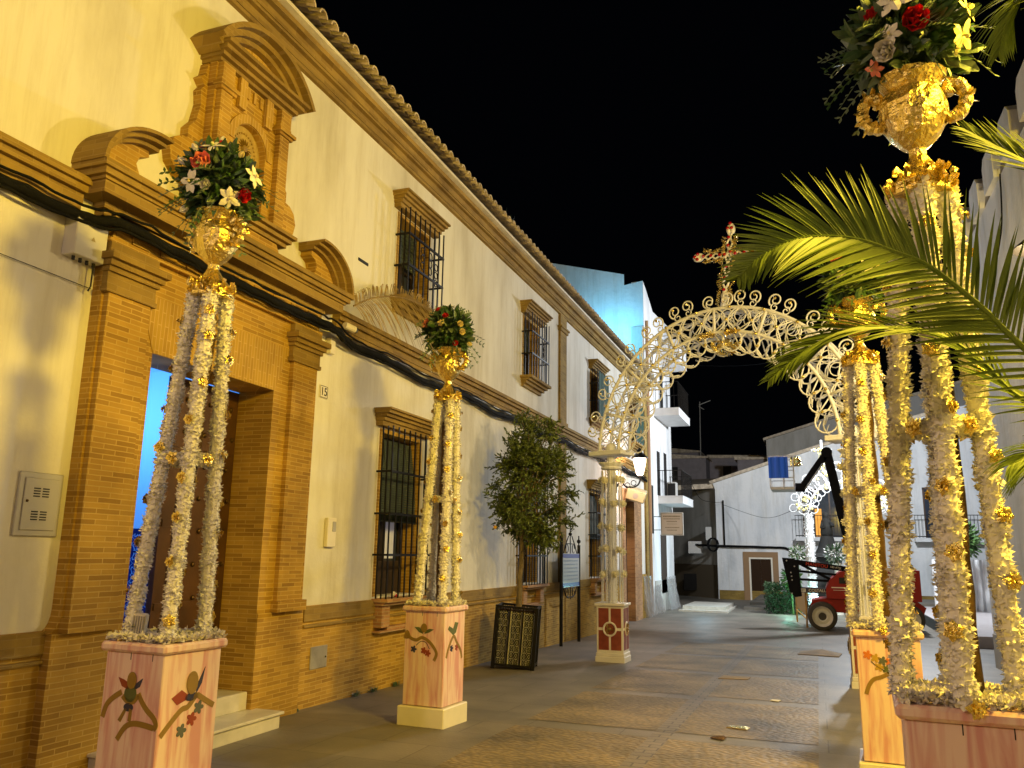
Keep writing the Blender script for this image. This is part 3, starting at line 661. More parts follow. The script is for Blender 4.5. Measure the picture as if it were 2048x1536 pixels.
pp=[(WX+.02,.5,3.62),(WX+.02,2,3.57),(WX+.02,4.4,3.52)]; cable('thin_wire','hair-thin wire crossing the wall left of the brick portal',pp,.003,M['cable'],4,wob=.002)
for i,(y,sd) in enumerate(((8.55,1),(8.95,2),(9.5,3),(7.35,4))):
    rw=random.Random(sd); b=MB()
    for k in range(40): b.petal((WX+.06+rw.uniform(0,.03),y+rw.uniform(-.06,.06),gz(y)),(rw.uniform(-.3,1),rw.uniform(-1,1),rw.uniform(.4,1.4)),(0,1,0),rw.uniform(.03,.08),.012,.3)
    tag(b.build('weed',M['leaf'],None,(WX+.06,y,gz(y))),('tuft of weeds below the left jamb of the barred ground window','small weed at the foot of the plinth behind the second pedestal','weed at the wall foot under the barred ground window sill','tiny weed at the wall foot just right of the portal')[i],'weed','weeds along the wall foot')
for i,y in enumerate((9.9,12.6)):
    rw=random.Random(20+i); b=MB()
    for k in range(26): b.petal((WX+.2+rw.uniform(-.1,.1),y+rw.uniform(-.08,.08),7.36),(rw.uniform(-.6,.6),rw.uniform(-1,1),rw.uniform(.3,1.2)),(0,1,0),rw.uniform(.10,.26),.008,.4)
    tag(b.build('roof_weed',M['leaf'],None,(WX+.2,y,7.36)),('dark wiry weed sprouting from the roof tiles above the first upper window','smaller weed sprouting from the tiles farther along the eaves')[i],'weed','weeds on the roof')
o=thing('doll_ornament','small white and brown ornament lying on the sill of the barred ground window','ornament',(WX+.12,9.25,1.03))
b=MB(); b.sphere((WX+.12,9.25,1.075),.03,8,6); b.sphere((WX+.12,9.32,1.06),.022,8,6,(1,1.6,1)); b.sphere((WX+.13,9.19,1.06),.018,8,6,(1,1.8,1)); b.build('body',M['white_paint'],o,smooth=True)
b=MB(); b.sphere((WX+.13,9.28,1.055),.024,8,6,(1,1.3,.8)); b.build('scarf',M['fred'],o,smooth=True)
# air brick slot and dry palm branch
o=boxthing('wall_vent','dark slot-shaped vent in the plaster left of the first upper window','vent',8.18,8.42,5.10,5.14,.006,M['dark'])
# ================================================================= FLORAL COLUMNS
def garland_mesh(p0,p1,r=.050,pl=.025,step=.0115,per=14,bow=0):
    p0=Vector(p0);p1=Vector(p1); L_=(p1-p0).length; n=int(L_/step); ax=(p1-p0).normalized(); a=ax.orthogonal().normalized(); c=ax.cross(a); b=MB()
    b.tube([p0+(p1-p0)*t/6 for t in range(7)],r*.72,8)
    for i in range(n+1):
        p=p0+ax*(i*step); rr=r*(.78+.14*math.sin(i*.37)+.08*math.sin(i*1.1))
        for k in range(per):
            th=2*PI*(k+rnd.random())/per; d=a*math.cos(th)+c*math.sin(th)
            dd=(d+ax*rnd.uniform(-.9,.9)+Vector((rnd.uniform(-.4,.4),rnd.uniform(-.4,.4),rnd.uniform(-.4,.4)))); 
            b.petal(p+d*rr*.72,dd,d.cross(ax)+ax*rnd.uniform(-1,1),pl*rnd.uniform(.65,1.15),pl*rnd.uniform(.65,1.05),rnd.uniform(-.6,.6))
    return b
def gold_flower(b,c,out,r=.042):
    c=Vector(c); out=Vector(out).normalized(); a=out.orthogonal().normalized(); d=out.cross(a)
    for ring,(n,rr,tilt) in enumerate(((6,1.0,.25),(5,.7,.7),(4,.4,1.3))):
        for k in range(n):
            th=2*PI*(k+.5*ring)/n+rnd.uniform(-.2,.2); v=a*math.cos(th)+d*math.sin(th)
            b.petal(c+out*.006*ring,v+out*tilt,v.cross(out),r*rr,r*rr*.95,rnd.uniform(.2,.7))
    b.sphere(c+out*.012,r*.25,6,4,jit=.4)
def rose(b,c,out,r):
    c=Vector(c); out=Vector(out).normalized(); a=out.orthogonal().normalized(); d=out.cross(a)
    for ring in range(5):
        n=(7,6,5,4,3)[ring]; q=(1,.78,.56,.36,.18)[ring]
        for k in range(n):
            th=2*PI*(k+.37*ring)/n; v=a*math.cos(th)+d*math.sin(th)
            b.petal(c+v*r*q*.45-out*r*.15*(1-ring*.1),out*(.5+.32*ring)+v*(1.0-.2*ring),v.cross(out),r*.85,r*.95*(1-.1*ring),-.5,3)
def magnolia(b,c,out,r):
    c=Vector(c); out=Vector(out).normalized(); a=out.orthogonal().normalized(); d=out.cross(a)
    for k in range(6):
        th=2*PI*k/6+rnd.uniform(-.15,.15); v=a*math.cos(th)+d*math.sin(th)
        b.petal(c,v+out*(.55 if k%2 else .25),v.cross(out),r,r*.62,.45,3)
def bud(b,c,out,r):
    c=Vector(c); out=Vector(out).normalized(); a=out.orthogonal().normalized(); d=out.cross(a)
    for k in range(5):
        th=2*PI*k/5; v=a*math.cos(th)+d*math.sin(th); b.petal(c+v*r*.3,out+v*.15,v.cross(out),r*1.6,r*1.0,-.3,3)
FH=[(-.14,-.14),(.14,-.14),(.14,.14),(-.14,.14)]; TZ=3.16; BZ=1.10; LEAN=.085; CR=.066
def foot(i): return Vector((FH[i][0],FH[i][1],BZ-.01))
def top(i): return Vector((LEAN+FH[i][0]/.14*CR,FH[i][1]/.14*CR,TZ))
COLMESH={}
def make_column(label,loc,rz,motif,bouq,seed,pink,share=None,frot=0,ln=.085):
    global rnd
    rnd=random.Random(seed); T=local_thing('flower_column',label,'flower column',loc,rz,'flower columns lining the street')
    # pedestal
    b=MB(); b.bbox(-.25,.25,-.25,.25,-.12,.165,.008); b.build('base',M['white_paint'],T)
    b=MB(); b.bbox(-.215,.215,-.215,.215,.172,1.03,.006); bd=b.build('pedestal',pink,T)
    b=MB(); b.bbox(-.243,.243,-.243,.243,1.03,1.082,.014); b.build('cap',pink,T)
    b=MB()
    for k in range(2): b.box(-.03+.16*k,-.026+.16*k,-.2165,-.215,.99,1.03)
    b.build('seam',M['frame'],bd)
    motif(T,bd)
    if share:
        for k in [k for k in COL.objects if k.parent==share and k.name.split('.')[0] in ('garland','trunk_pole','tulle','gold_flower','garland_ring','vase')]:
            cc_=copy_tree(k,parent=T)
            lx,ly=LEAN*math.cos(frot),LEAN*math.sin(frot)
            if k.name.startswith('vase'): cc_.location=(ln-LEAN,0,0)
            elif k.name.startswith('tulle'): pass
            else: cc_.rotation_euler=(Matrix.Rotation(ly/3.2,3,'X') @ Matrix.Rotation((ln-lx)/3.2,3,'Y') @ Matrix.Rotation(frot,3,'Z')).to_euler()
    else:
        for i in range(4): garland_mesh(foot(i),top(i)).build('garland',M['petal'],T)
        b=MB(); pp=[Vector((0.02+.0*t,-.03,1.08))+(Vector((LEAN,.0,TZ-.25))-Vector((.02,-.03,1.08)))*t/14 for t in range(15)]
        b.tube([p+Vector((rnd.uniform(-.006,.006),rnd.uniform(-.006,.006),0)) for p in pp],[.047+rnd.uniform(-.005,.005) for _ in pp],9); b.build('trunk_pole',M['trunk'],T,smooth=True)
        b=MB()                                               # crumpled tulle on the cap
        for k in range(2600):
            x=rnd.uniform(-.225,.225); y=rnd.uniform(-.225,.225); e=max(0,1-max(abs(x),abs(y))/.25)
            b.petal((x,y,1.083+rnd.uniform(0,.03)),(rnd.uniform(-1,1),rnd.uniform(-1,1),rnd.uniform(.1,.9)),(rnd.uniform(-1,1),rnd.uniform(-1,1),0),rnd.uniform(.012,.035),rnd.uniform(.012,.035),rnd.uniform(-.5,.5))
        b.build('tulle',M['tulle'],T)
        zr=2.12; t=(zr-BZ)/(TZ-BZ); ring=[foot(i).lerp(top(i),t) for i in range(4)]
        for i in range(4):
            a_,c_=ring[i],ring[(i+1)%4]; garland_mesh(a_,c_,.035,.026,.012,9).build('garland_ring',M['petal'],T)
            d=((a_+c_)/2-Vector((LEAN*t,0,zr))); b=MB(); gold_flower(b,(a_+c_)/2+d.normalized()*.045,d,.040); b.build('gold_flower',M['gold'],T)
        for i in range(4):
            for k in range(8):
                tt=.03+k*.125+.04*(i%2)+rnd.uniform(-.035,.035); p=foot(i).lerp(top(i),min(tt,.93)); o=Vector((FH[i][0],FH[i][1]*(1.0 if rnd.random()<.5 else .35),0)).normalized()
                if rnd.random()<.5: o=Vector((0 if abs(o.y)>.3 else o.x, o.y,0)).normalized() if o.y else o
                b=MB(); gold_flower(b,p+o*.052,o+Vector((rnd.uniform(-.3,.3),rnd.uniform(-.3,.3),.1)),.036); b.build('gold_flower',M['gold'],T)
        b=MB(); c=(LEAN,0,0)
        b.lathe([(.13,3.12),(.125,3.17),(.10,3.22),(.055,3.27),(.035,3.31),(.035,3.34),(.06,3.36),(.105,3.41),(.135,3.48),(.14,3.54),(.12,3.60),(.10,3.62),(.13,3.66),(.14,3.68),(.10,3.67)],18,c,.05)
        va=b.build('vase',M['gold'],T)
        for s in (-1,1):
            b=MB(); q=smooth_pts([(LEAN+s*.12,0,3.47),(LEAN+s*.17,0,3.48),(LEAN+s*.205,0,3.54),(LEAN+s*.19,0,3.61),(LEAN+s*.15,0,3.63),(LEAN+s*.135,0,3.58)],5)
            b.tube(q,[.022+.010*rnd.random() for _ in q],7)
            for k in range(26):
                p=Vector(rnd.choice(q)); b.petal(p,(rnd.uniform(-1,1),rnd.uniform(-1,1),rnd.uniform(-1,1)),(0,1,.3),.045,.04,.6)
            b.build('handle',M['gold'],va)
        b=MB()
        for k in range(90):
            th=rnd.uniform(0,2*PI); z=rnd.uniform(3.14,3.22); b.petal((LEAN+.115*math.cos(th),.115*math.sin(th),z),(math.cos(th),math.sin(th),rnd.uniform(-.8,.8)),(0,0,1),.035,.04,rnd.uniform(-.5,.5))
        b.build('foil_ruffle',M['gold'],va)
    # bouquet
    cz=3.87; R_=.258; fl=MB(); eu=MB()
    def dirv():
        while True:
            v=Vector((rnd.uniform(-1,1),rnd.uniform(-1,1),rnd.uniform(-.75,1)))
            if .2<v.length<1: return v.normalized()
    cc=Vector((ln,0,cz))
    fl.sphere(cc,R_*.62,12,8,jit=.3)
    for k in range(900):
        v=dirv(); L_=rnd.uniform(.06,.12); p=cc+Vector((v.x*R_*.95,v.y*R_*.95,v.z*R_*1.05))*rnd.uniform(.35,.86)
        (fl if rnd.random()<.7 else eu).petal(p,v+Vector((rnd.uniform(-.7,.7),rnd.uniform(-.7,.7),rnd.uniform(-.7,.5))),dirv(),L_,L_*rnd.uniform(.28,.5),rnd.uniform(-.5,.3),3)
    for k in range(34):                                     # sprigs with rows of small leaves
        v=dirv(); p=cc+v*.12; d=(v+Vector((rnd.uniform(-.4,.4),rnd.uniform(-.4,.4),rnd.uniform(-.5,.3)))).normalized(); pts=[p+d*.035*j+Vector((0,0,-.0035*j*j*.5)) for j in range(8)]
        q=fl if rnd.random()<.4 else eu
        q.tube(pts,.002,4)
        for j,pp in enumerate(pts[2:]):
            for s in (-1,1): q.petal(pp,d+d.orthogonal()*s*1.1,d,.036,.018,.2)
    fo=fl.build('foliage',M['leaf'],T); eu.build('eucalyptus',M['leaf2'],T)
    names={'rose':rose,'magnolia':magnolia,'bud':bud}
    for kind,mt,az,el,r in bouq:
        th=math.radians(az); e=math.radians(el); v=Vector((math.cos(th)*math.cos(e),math.sin(th)*math.cos(e),math.sin(e)))
        b=MB(); names[kind](b,cc+Vector((v.x*R_*.97,v.y*R_*.97,v.z*R_*1.05)),v,r); o=b.build(kind,M[mt],T)
        if kind=='magnolia':
            b=MB(); b.sphere(cc+Vector((v.x*R_,v.y*R_,v.z*R_*1.05))+v*.012,r*.16,7,5); b.build('stamen',M['fcream'],o)
    return T
# painted decoration: u across the face 0..1, z height; face 0 = toward -Y, face 1 = toward +X
M['p_blue']=mat('navy_paint',(.03,.03,.09),.5); M['p_red']=mat('brick_red_paint',(.28,.05,.02),.5); M['p_grey']=mat('slate_paint',(.11,.12,.11),.5)
M['p_olive']=mat('olive_paint',(.10,.12,.045),.5); M['p_yel']=mat('ochre_paint',(.48,.30,.04),.5); M['p_or']=mat('orange_paint',(.60,.17,.03),.5)
def facefn(face,d0=.2152):
    if face==0: return lambda u,v,w_:(-.215+.43*u,-d0-w_,v)
    return lambda u,v,w_:(d0+w_,-.215+.43*u,v)
def paint(bd,name,face,poly,m,th=.0025,base=0):
    b=MB(); f=facefn(face); f2=lambda u,v,w_:f(u,v,w_+base)
    if face==0: b.prism(poly,lambda u,v,w_:f2(u,v,w_),0,th)
    else: b.prism(poly,f2,0,th)
    return b.build(name,M[m],bd)
def band(bd,face,pts,m='goldpaint',wd=.03):
    q=smooth_pts([(u*.43,z) for u,z in pts],4); r=ribbon(q,wd); return paint(bd,'painted_branch',face,[(u/.43,z) for u,z in r],m)
def ell(u,z,ru,rz_,n=14,rot=0):
    o=[]
    for k in range(n):
        a=2*PI*k/n; x=ru*math.cos(a); y=rz_*math.sin(a); o.append((u+(x*math.cos(rot)-y*math.sin(rot))/.43,z+x*math.sin(rot)+y*math.cos(rot)))
    return o
def blossom(u,z,r): return [(u+r*(.50+.5*abs(math.cos(2.5*(2*PI*k/40))))*math.cos(2*PI*k/40)/.43,z+r*(.50+.5*abs(math.cos(2.5*(2*PI*k/40))))*math.sin(2*PI*k/40)) for k in range(40)]
def motif_angel(T,bd):
    band(bd,0,[(.05,.68),(.10,.745),(.20,.785),(.34,.82)]); band(bd,0,[(.63,.82),(.70,.78),(.80,.74),(.92,.705),(.97,.67),(.93,.65)])
    band(bd,0,[(.93,.655),(.75,.665),(.58,.665),(.45,.64),(.34,.575)])
    paint(bd,'painted_wing',0,[(.47,.865),(.36,.885),(.26,.895),(.33,.85),(.44,.835)],'p_red'); paint(bd,'painted_wing',0,[(.55,.865),(.68,.90),(.64,.855),(.55,.835)],'p_blue')
    paint(bd,'painted_body',0,ell(.49,.815,.045,.045),'p_olive'); paint(bd,'painted_body',0,ell(.48,.745,.035,.022),'p_blue')
    band(bd,0,[(.36,.80),(.45,.775),(.55,.775),(.63,.81)],wd=.026)
    paint(bd,'painted_head',0,ell(.50,.885,.034,.045),'goldpaint',base=.003)
    paint(bd,'painted_leg',0,[(.42,.74),(.46,.735),(.37,.665),(.32,.675)],'goldpaint'); paint(bd,'painted_leg',0,[(.50,.74),(.55,.735),(.545,.67),(.49,.675)],'goldpaint')
    band(bd,1,[(.05,.61),(.20,.67),(.36,.725),(.47,.735),(.58,.78),(.62,.80)]); band(bd,1,[(.62,.79),(.76,.755),(.93,.715)])
    paint(bd,'painted_wing',1,[(.45,.80),(.34,.83),(.18,.795),(.28,.755),(.44,.775)],'p_red'); paint(bd,'painted_wing',1,[(.58,.83),(.72,.935),(.68,.85),(.60,.80)],'p_blue')
    paint(bd,'painted_body',1,ell(.52,.785,.05,.022),'p_blue'); paint(bd,'painted_head',1,ell(.51,.86,.042,.062),'goldpaint',base=.003)
    for u,z,m in ((.66,.72,'p_grey'),(.55,.665,'p_red'),(.39,.615,'p_grey')): paint(bd,'painted_blossom',1,blossom(u,z,.038),m)
def motif_wings(T,bd):
    band(bd,0,[(.0,.775),(.06,.84),(.14,.785),(.30,.765),(.44,.79),(.60,.765),(.74,.71),(.82,.65),(.76,.585)])
    paint(bd,'painted_wing',0,[(.47,.825),(.36,.84),(.24,.885),(.36,.885),(.44,.86)],'p_olive'); paint(bd,'painted_wing',0,[(.50,.825),(.62,.84),(.74,.87),(.63,.875),(.54,.86)],'p_olive')
    paint(bd,'painted_head',0,ell(.49,.88,.035,.042),'goldpaint',base=.003)
    for u,z,m in ((.24,.68,'p_blue'),(.50,.672,'p_red'),(.60,.65,'p_red')): paint(bd,'painted_blossom',0,blossom(u,z,.034),m)
    band(bd,0,[(.30,.715),(.42,.755),(.55,.745),(.64,.69)],'frame',.006)
    band(bd,1,[(.12,.61),(.22,.70),(.44,.80),(.60,.74),(.80,.66),(.88,.58)]); paint(bd,'painted_wing',1,[(.42,.81),(.16,.87),(.22,.90),(.42,.87),(.5,.93),(.66,.92),(.55,.83)],'p_olive')
    for u,z,m in ((.36,.69,'p_blue'),(.60,.69,'p_red')): paint(bd,'painted_blossom',1,blossom(u,z,.034),m)
def motif_blossoms(T,bd):
    for u,z,m in ((.17,.905,'p_or'),(.29,.885,'p_yel'),(.40,.868,'p_grey'),(.52,.865,'p_or'),(.34,.825,'p_yel'),(.46,.812,'p_olive'),(.58,.815,'p_or'),(.66,.87,'p_blue')): paint(bd,'painted_blossom',0,blossom(u,z,.034),m)
    band(bd,0,[(.11,.63),(.16,.69),(.24,.735),(.36,.755),(.49,.785)],wd=.028); band(bd,0,[(.49,.785),(.60,.77),(.75,.72)],wd=.028)
    band(bd,0,[(.22,.86),(.30,.83),(.42,.80)],'frame',.006)
def motif_leaves(T,bd):
    for k,a in enumerate((-1.15,-.55,0,.6,1.2)):
        c=(.33+.055*math.sin(a)/.43,.745+.06*math.cos(a)); paint(bd,'painted_leaf',0,ell(c[0],c[1],.020,.05,12,-a),'p_olive')
    paint(bd,'painted_leaf',0,ell(.33,.70,.05,.04),'p_olive',base=.003); paint(bd,'painted_wing',0,[(.58,.76),(.72,.73),(.74,.66),(.62,.69)],'p_blue')
    band(bd,0,[(.1,.45),(.25,.60),(.5,.62),(.8,.52)])
W_='fwhite'
b1=[('rose','fcoral',-75,10,.062),('magnolia',W_,-92,-14,.072),('bud',W_,-100,38,.03),('magnolia',W_,-70,48,.07),('bud',W_,-110,16,.034),('rose',W_,-68,-20,.034),('magnolia',W_,-30,-34,.068),('bud',W_,-60,78,.036),('rose','fred',-58,66,.03),('rose','fred',-10,-24,.045),('rose','fred',-100,50,.02),('magnolia',W_,5,8,.07),('magnolia',W_,60,5,.07),('rose','fcoral',110,20,.055),('bud','fcream',-20,30,.03),('magnolia',W_,180,-10,.06),('bud',W_,-128,-42,.035)]
b2=[('rose','fcoral',-150,16,.056),('bud','fcream',-155,42,.03),('rose','fred',-118,52,.034),('rose','fred',-74,24,.032),('magnolia','fcream',-84,8,.04),('rose','fcream',-38,6,.034),('rose','fcream',-32,-10,.034),('magnolia','fcream',-60,80,.06),('magnolia',W_,-130,-28,.055),('rose','fred',-45,-36,.03),('magnolia',W_,-140,-50,.05),('magnolia',W_,60,0,.06),('rose','fcoral',130,20,.05),('bud','fcream',0,-30,.034)]
b3=[('magnolia',W_,-74,30,.085),('magnolia',W_,-104,14,.07),('rose','fred',-86,-12,.052),('rose',W_,-118,-30,.045),('bud','fcream',-118,44,.035),('magnolia','fcoral',-140,-40,.04),('magnolia',W_,-60,62,.07),('rose','fred',-125,8,.03),('magnolia','fcream',-20,10,.07),('magnolia','fcream',-30,-22,.07),('bud','fcream',-15,40,.04),('rose','fcoral',60,0,.06),('magnolia',W_,-110,-18,.045)]
b4=[('rose','fcoral',-120,22,.05),('magnolia',W_,-100,30,.045),('magnolia',W_,-70,2,.06),('rose',W_,-112,-8,.038),('magnolia','fcream',-40,10,.06),('bud','fcream',-30,-20,.035),('rose','fred',120,10,.05),('magnolia',W_,20,10,.06)]
C1=make_column('column of four white petal garlands beside the brick portal, cherub painted on its pink pedestal',(-3.54,3.87,0),math.radians(-3),motif_angel,b1,11,M['pink'])
C2=make_column('petal column in front of the barred window, winged head and blue blossom painted on its pink pedestal',(-3.56,7.50,0),math.radians(-3),motif_wings,b2,12,M['pink'],C1,math.radians(90),.055)
R1=make_column('tallest, nearest petal column at the right edge behind the palm fronds, green leaves painted on its pedestal',(.49,3.64,0),math.radians(-3),motif_leaves,b3,13,M['pink'],C1,math.radians(45),.02)
R2=make_column('petal column half hidden behind the nearest one, row of coloured blossoms painted on its pedestal',(.46,6.95,0),math.radians(-3),motif_blossoms,b4,14,M['pink'],C1,math.radians(40),-.04)
o=thing('spotlight','small ribbed white spotlight wedged among the garlands of the column by the portal','spotlight',(-3.63,3.76,1.09))
Mx=Matrix.Translation((-3.63,3.75,1.16)) @ Euler((.1,.12,.3)).to_matrix().to_4x4(); b=MB(); b.bbox(-.035,.035,-.025,.025,-.07,.07,.008,Mx)
b.build('housing',M['white_paint'],o); b=MB()
for k in range(5): b.box(-.03+.014*k,-.026+.014*k,-.030,-.0255,-.06,.06,Mx)
b.build('cooling_fins',M['grey'],o)
# ================================================================= WHITE LACE ARCH WITH CROSS
A0=Vector((-3.2,14.0,0)); A1=Vector((.55,12.6,0)); AD=(A1-A0).normalized(); AN=Vector((-AD.y,AD.x,0)); RZ=math.atan2(AD.y,AD.x)
def AP(u,z,w_=0): return A0+AD*u+AN*w_+Vector((0,0,z))
AR=thing('lace_arch','big white lace arch on two columns spanning the street, topped by a jewelled gold cross','arch',A0)
def polar(r,deg,w_=0,cu=2.02,cz=3.28): a=math.radians(deg); return AP(cu+r*math.cos(a),cz+r*math.sin(a),w_)
def spiral(b,u,z,r,w_,start,turns,sgn,t=.014,n=22):
    pts=[]
    for k in range(n+1):
        q=k/n; rr=r*(1-.72*q); a=start+sgn*turns*2*PI*q; pts.append(AP(u+rr*math.cos(a),z+rr*math.sin(a),w_))
    b.tube(pts,[t*(1-.35*k/n) for k in range(n+1)],6)
    return pts[-1]
rnd=random.Random(31)
balls=[]
for w_ in (-.17,.17):
    for r in (2.30,1.90):
        b=MB(); b.tube([polar(r,180-k*5,w_) for k in range(37)],.027,8); b.build('arch_chord',M['cream_cord'],AR,smooth=True)
        for k in range(12):
            if w_<0: balls.append(polar(r,172-k*14.9,w_-.04))
    b=MB(); 
    for k in range(15):
        a=174-k*12; cu=2.02+2.10*math.cos(math.radians(a)); cz=3.28+2.10*math.sin(math.radians(a))
        b.tube([AP(cu+.195*math.cos(2*PI*j/16),cz+.195*math.sin(2*PI*j/16),w_) for j in range(16)],.0115,6,closed=True)
        if k<14:
            b.tube([polar(2.28,a,w_),polar(2.12,a-5.5,w_),polar(1.92,a-11,w_)],.011,6); b.tube([polar(1.92,a,w_),polar(2.08,a-5.5,w_),polar(2.28,a-11,w_)],.011,6)
            if w_<0: balls.append(polar(2.10,a-6,w_-.02))
    for k in range(28):
        a=177-k*6.2; cu=2.02+2.17*math.cos(math.radians(a)); cz=3.28+2.17*math.sin(math.radians(a))
        b.tube([AP(cu+.10*math.cos(2*PI*j/12),cz+.10*math.sin(2*PI*j/12),w_) for j in range(12)],.009,5,closed=True)
        b.tube([polar(1.66,a,w_),polar(1.62,a-2,w_),polar(1.60,a-4,w_)],.009,5)
    b.build('lattice',M['cream_cord'],AR,smooth=True)
    b=MB()                                                    # scalloped loops under the inner chord
    for k in range(17):
        a=172-k*10.2; cu=2.02+1.74*math.cos(math.radians(a)); cz=3.28+1.74*math.sin(math.radians(a))
        b.tube([AP(cu+.17*math.cos(2*PI*j/16),cz+.17*math.sin(2*PI*j/16),w_) for j in range(16)],.0135,6,closed=True)
        if k<16:
            b.tube([polar(1.88,a,w_),polar(1.70,a-4,w_),polar(1.60,a-9,w_)],.012,5)
            if w_<0: balls.append(polar(1.72,a-5.1,w_-.02))
    b.build('scalloped_edge',M['cream_cord'],AR,smooth=True)
    for a in (160,138,113,90,67,42,20): b=MB(); b.tube([polar(1.90,a,w_),polar(2.30,a,w_)],.024,8); b.build('strut',M['cream_cord'],AR,smooth=True)
b=MB()
for k in range(19):
    a=178-k*9.8
    b.tube([polar(1.90,a,-.17),polar(1.90,a-9.8,.17)],.008,5); b.tube([polar(1.90,a,.17),polar(1.90,a-9.8,-.17)],.008,5)
    b.tube([polar(2.30,a,-.17),polar(2.30,a-4.9,.17),polar(2.30,a-9.8,-.17)],.008,5)
    if k%2==0: b.tube([polar(1.90,a,-.17),polar(1.90,a,.17)],.018,6); b.tube([polar(2.30,a,-.17),polar(2.30,a,.17)],.018,6)
b.build('cross_bracing',M['cream_cord'],AR,smooth=True)
for a in (166,150,134,118,104,90,76,62,46,30,14):
    if a==90: continue
    b=MB(); u0=2.02+2.33*math.cos(math.radians(a)); z0=3.28+2.33*math.sin(math.radians(a)); ca,sa=math.cos(math.radians(a)),math.sin(math.radians(a))
    for s in (-1,1):
        u=u0+ca*.15+s*sa*.12; z=z0+sa*.15-s*ca*.12
        e=spiral(b,u,z,.115,-.18,math.atan2(-sa,-ca)+s*.5,1.35,s); balls.append(e+AN*-.03)
        spiral(b,u0+ca*.04+s*sa*.10,z0+sa*.04-s*ca*.10,.07,-.16,math.atan2(sa,ca),1.2,-s,.012)
    b.build('crest_scroll',M['cream_cord'],AR,smooth=True)
for s in (-1,1):
    b=MB(); spiral(b,2.10+s*.16,5.72,.12,-.18,-PI/2,1.3,s); spiral(b,2.10+s*.13,5.68,.08,-.2,-PI/2,1.2,s,.012); b.build('crest_scroll',M['cream_cord'],AR,smooth=True)
rnd.shuffle(balls)
for p in balls[:98]:
    b=MB(); b.sphere(p,.026,8,6,jit=.2); b.build('gold_ball',M['gold'],AR,smooth=True)
b=MB()
for k in range(220):
    a=rnd.uniform(0,2*PI); e=rnd.uniform(-1,0); rr=.20*math.sqrt(1-e*e*.9); b.petal(AP(2.12+rr*math.cos(a),5.02+.16*e,-.02+.16*math.sin(a)),(math.cos(a),math.sin(a)*.6,e),(0,0,1),.04,.03,.4)
b.sphere(AP(2.12,5.0,-.02),.12,10,6,(1,.7,.7)); b.build('gold_boss',M['gold'],AR)
for s in (-1,1):
    b=MB()
    for k in range(70): b.petal(AP(2.12+s*rnd.uniform(.10,.34),5.14+rnd.uniform(-.05,.05),-.2),(rnd.uniform(-1,1),-1,rnd.uniform(-1,1)),(0,0,1),.035,.03,.4)
    b.tube([AP(2.12+s*.08,5.14,-.2),AP(2.12+s*.36,5.14,-.2)],.02,6)
    b.build('gold_boss',M['gold'],AR)
# cross
CR0=Matrix.Translation(AP(2.12,5.60,-.02)) @ Matrix.Rotation(RZ,4,'Z') @ Matrix.Rotation(math.radians(8),4,'Y')
def CP(x,z,y=0): return CR0 @ Vector((x,y,z))
b=MB()
def arm(x0,z0,x1,z1,w0,w1):
    b.tube([CP(x0+(x1-x0)*k/8,z0+(z1-z0)*k/8) for k in range(9)],[w0+(w1-w0)*k/8 for k in range(9)],10)
for s in (-1,1):
    b.tube([CP(s*(.028+.022*math.cos(k*1.05)),k*1.35/36) for k in range(37)],.018,6); b.tube([CP(-.5+k/36,.93+s*(.026+.02*math.cos(k*1.3))) for k in range(37)],.016,6)
arm(0,0,0,.35,.06,.04)
for x,z in ((0,1.37),(-.55,.93),(.55,.93)):
    for s in (-1,1):
        if x==0: b.sphere(CP(s*.035,z),.055,10,8,(.8,.8,1.5))
        else: b.sphere(CP(x,z+s*.035),.055,10,8,(1.5,.8,.8))
    b.sphere(CP(x*1.12,z+(.07 if x==0 else 0)),.04,8,6)
CRS=b.build('cross',M['pearl'],AR,smooth=True)
b=MB()
for k in range(900):
    t=rnd.random()
    if t<.62: z=rnd.uniform(.05,1.25); x=rnd.choice((-1,1))*(.075+.075*abs(math.sin(z*9))*rnd.random())
    else: x=rnd.choice((-1,1))*rnd.uniform(.08,.46); z=.93+rnd.choice((-1,1))*(.065+.075*abs(math.sin(x*11))*rnd.random())
    p=CP(x,z,rnd.uniform(-.04,.02))
    if rnd.random()<.6: b.sphere(p,rnd.uniform(.008,.014),5,4)
    else: b.petal(p,(rnd.uniform(-1,1),rnd.uniform(-1,1),rnd.uniform(-1,1)),(0,0,1),.04,.018,.5)
b.build('gold_filigree',M['gold'],CRS)
for x,z in ((0,.12),(0,.32),(0,.52),(0,.72),(0,1.08),(0,1.22),(-.14,.93),(.14,.93),(-.30,.93),(.30,.93),(-.44,.93),(.44,.93),(-.60,.93),(.60,.93),(-.55,.975),(-.55,.885),(.55,.975),(.55,.885),(-.035,1.38),(.035,1.38),(0,1.46),(-.05,.93),(.05,.97)):
    b=MB(); b.sphere(CP(x,z,-.05),.029,8,6,(1,.5,1)); b.build('gem',M['gem'],CRS,smooth=True)
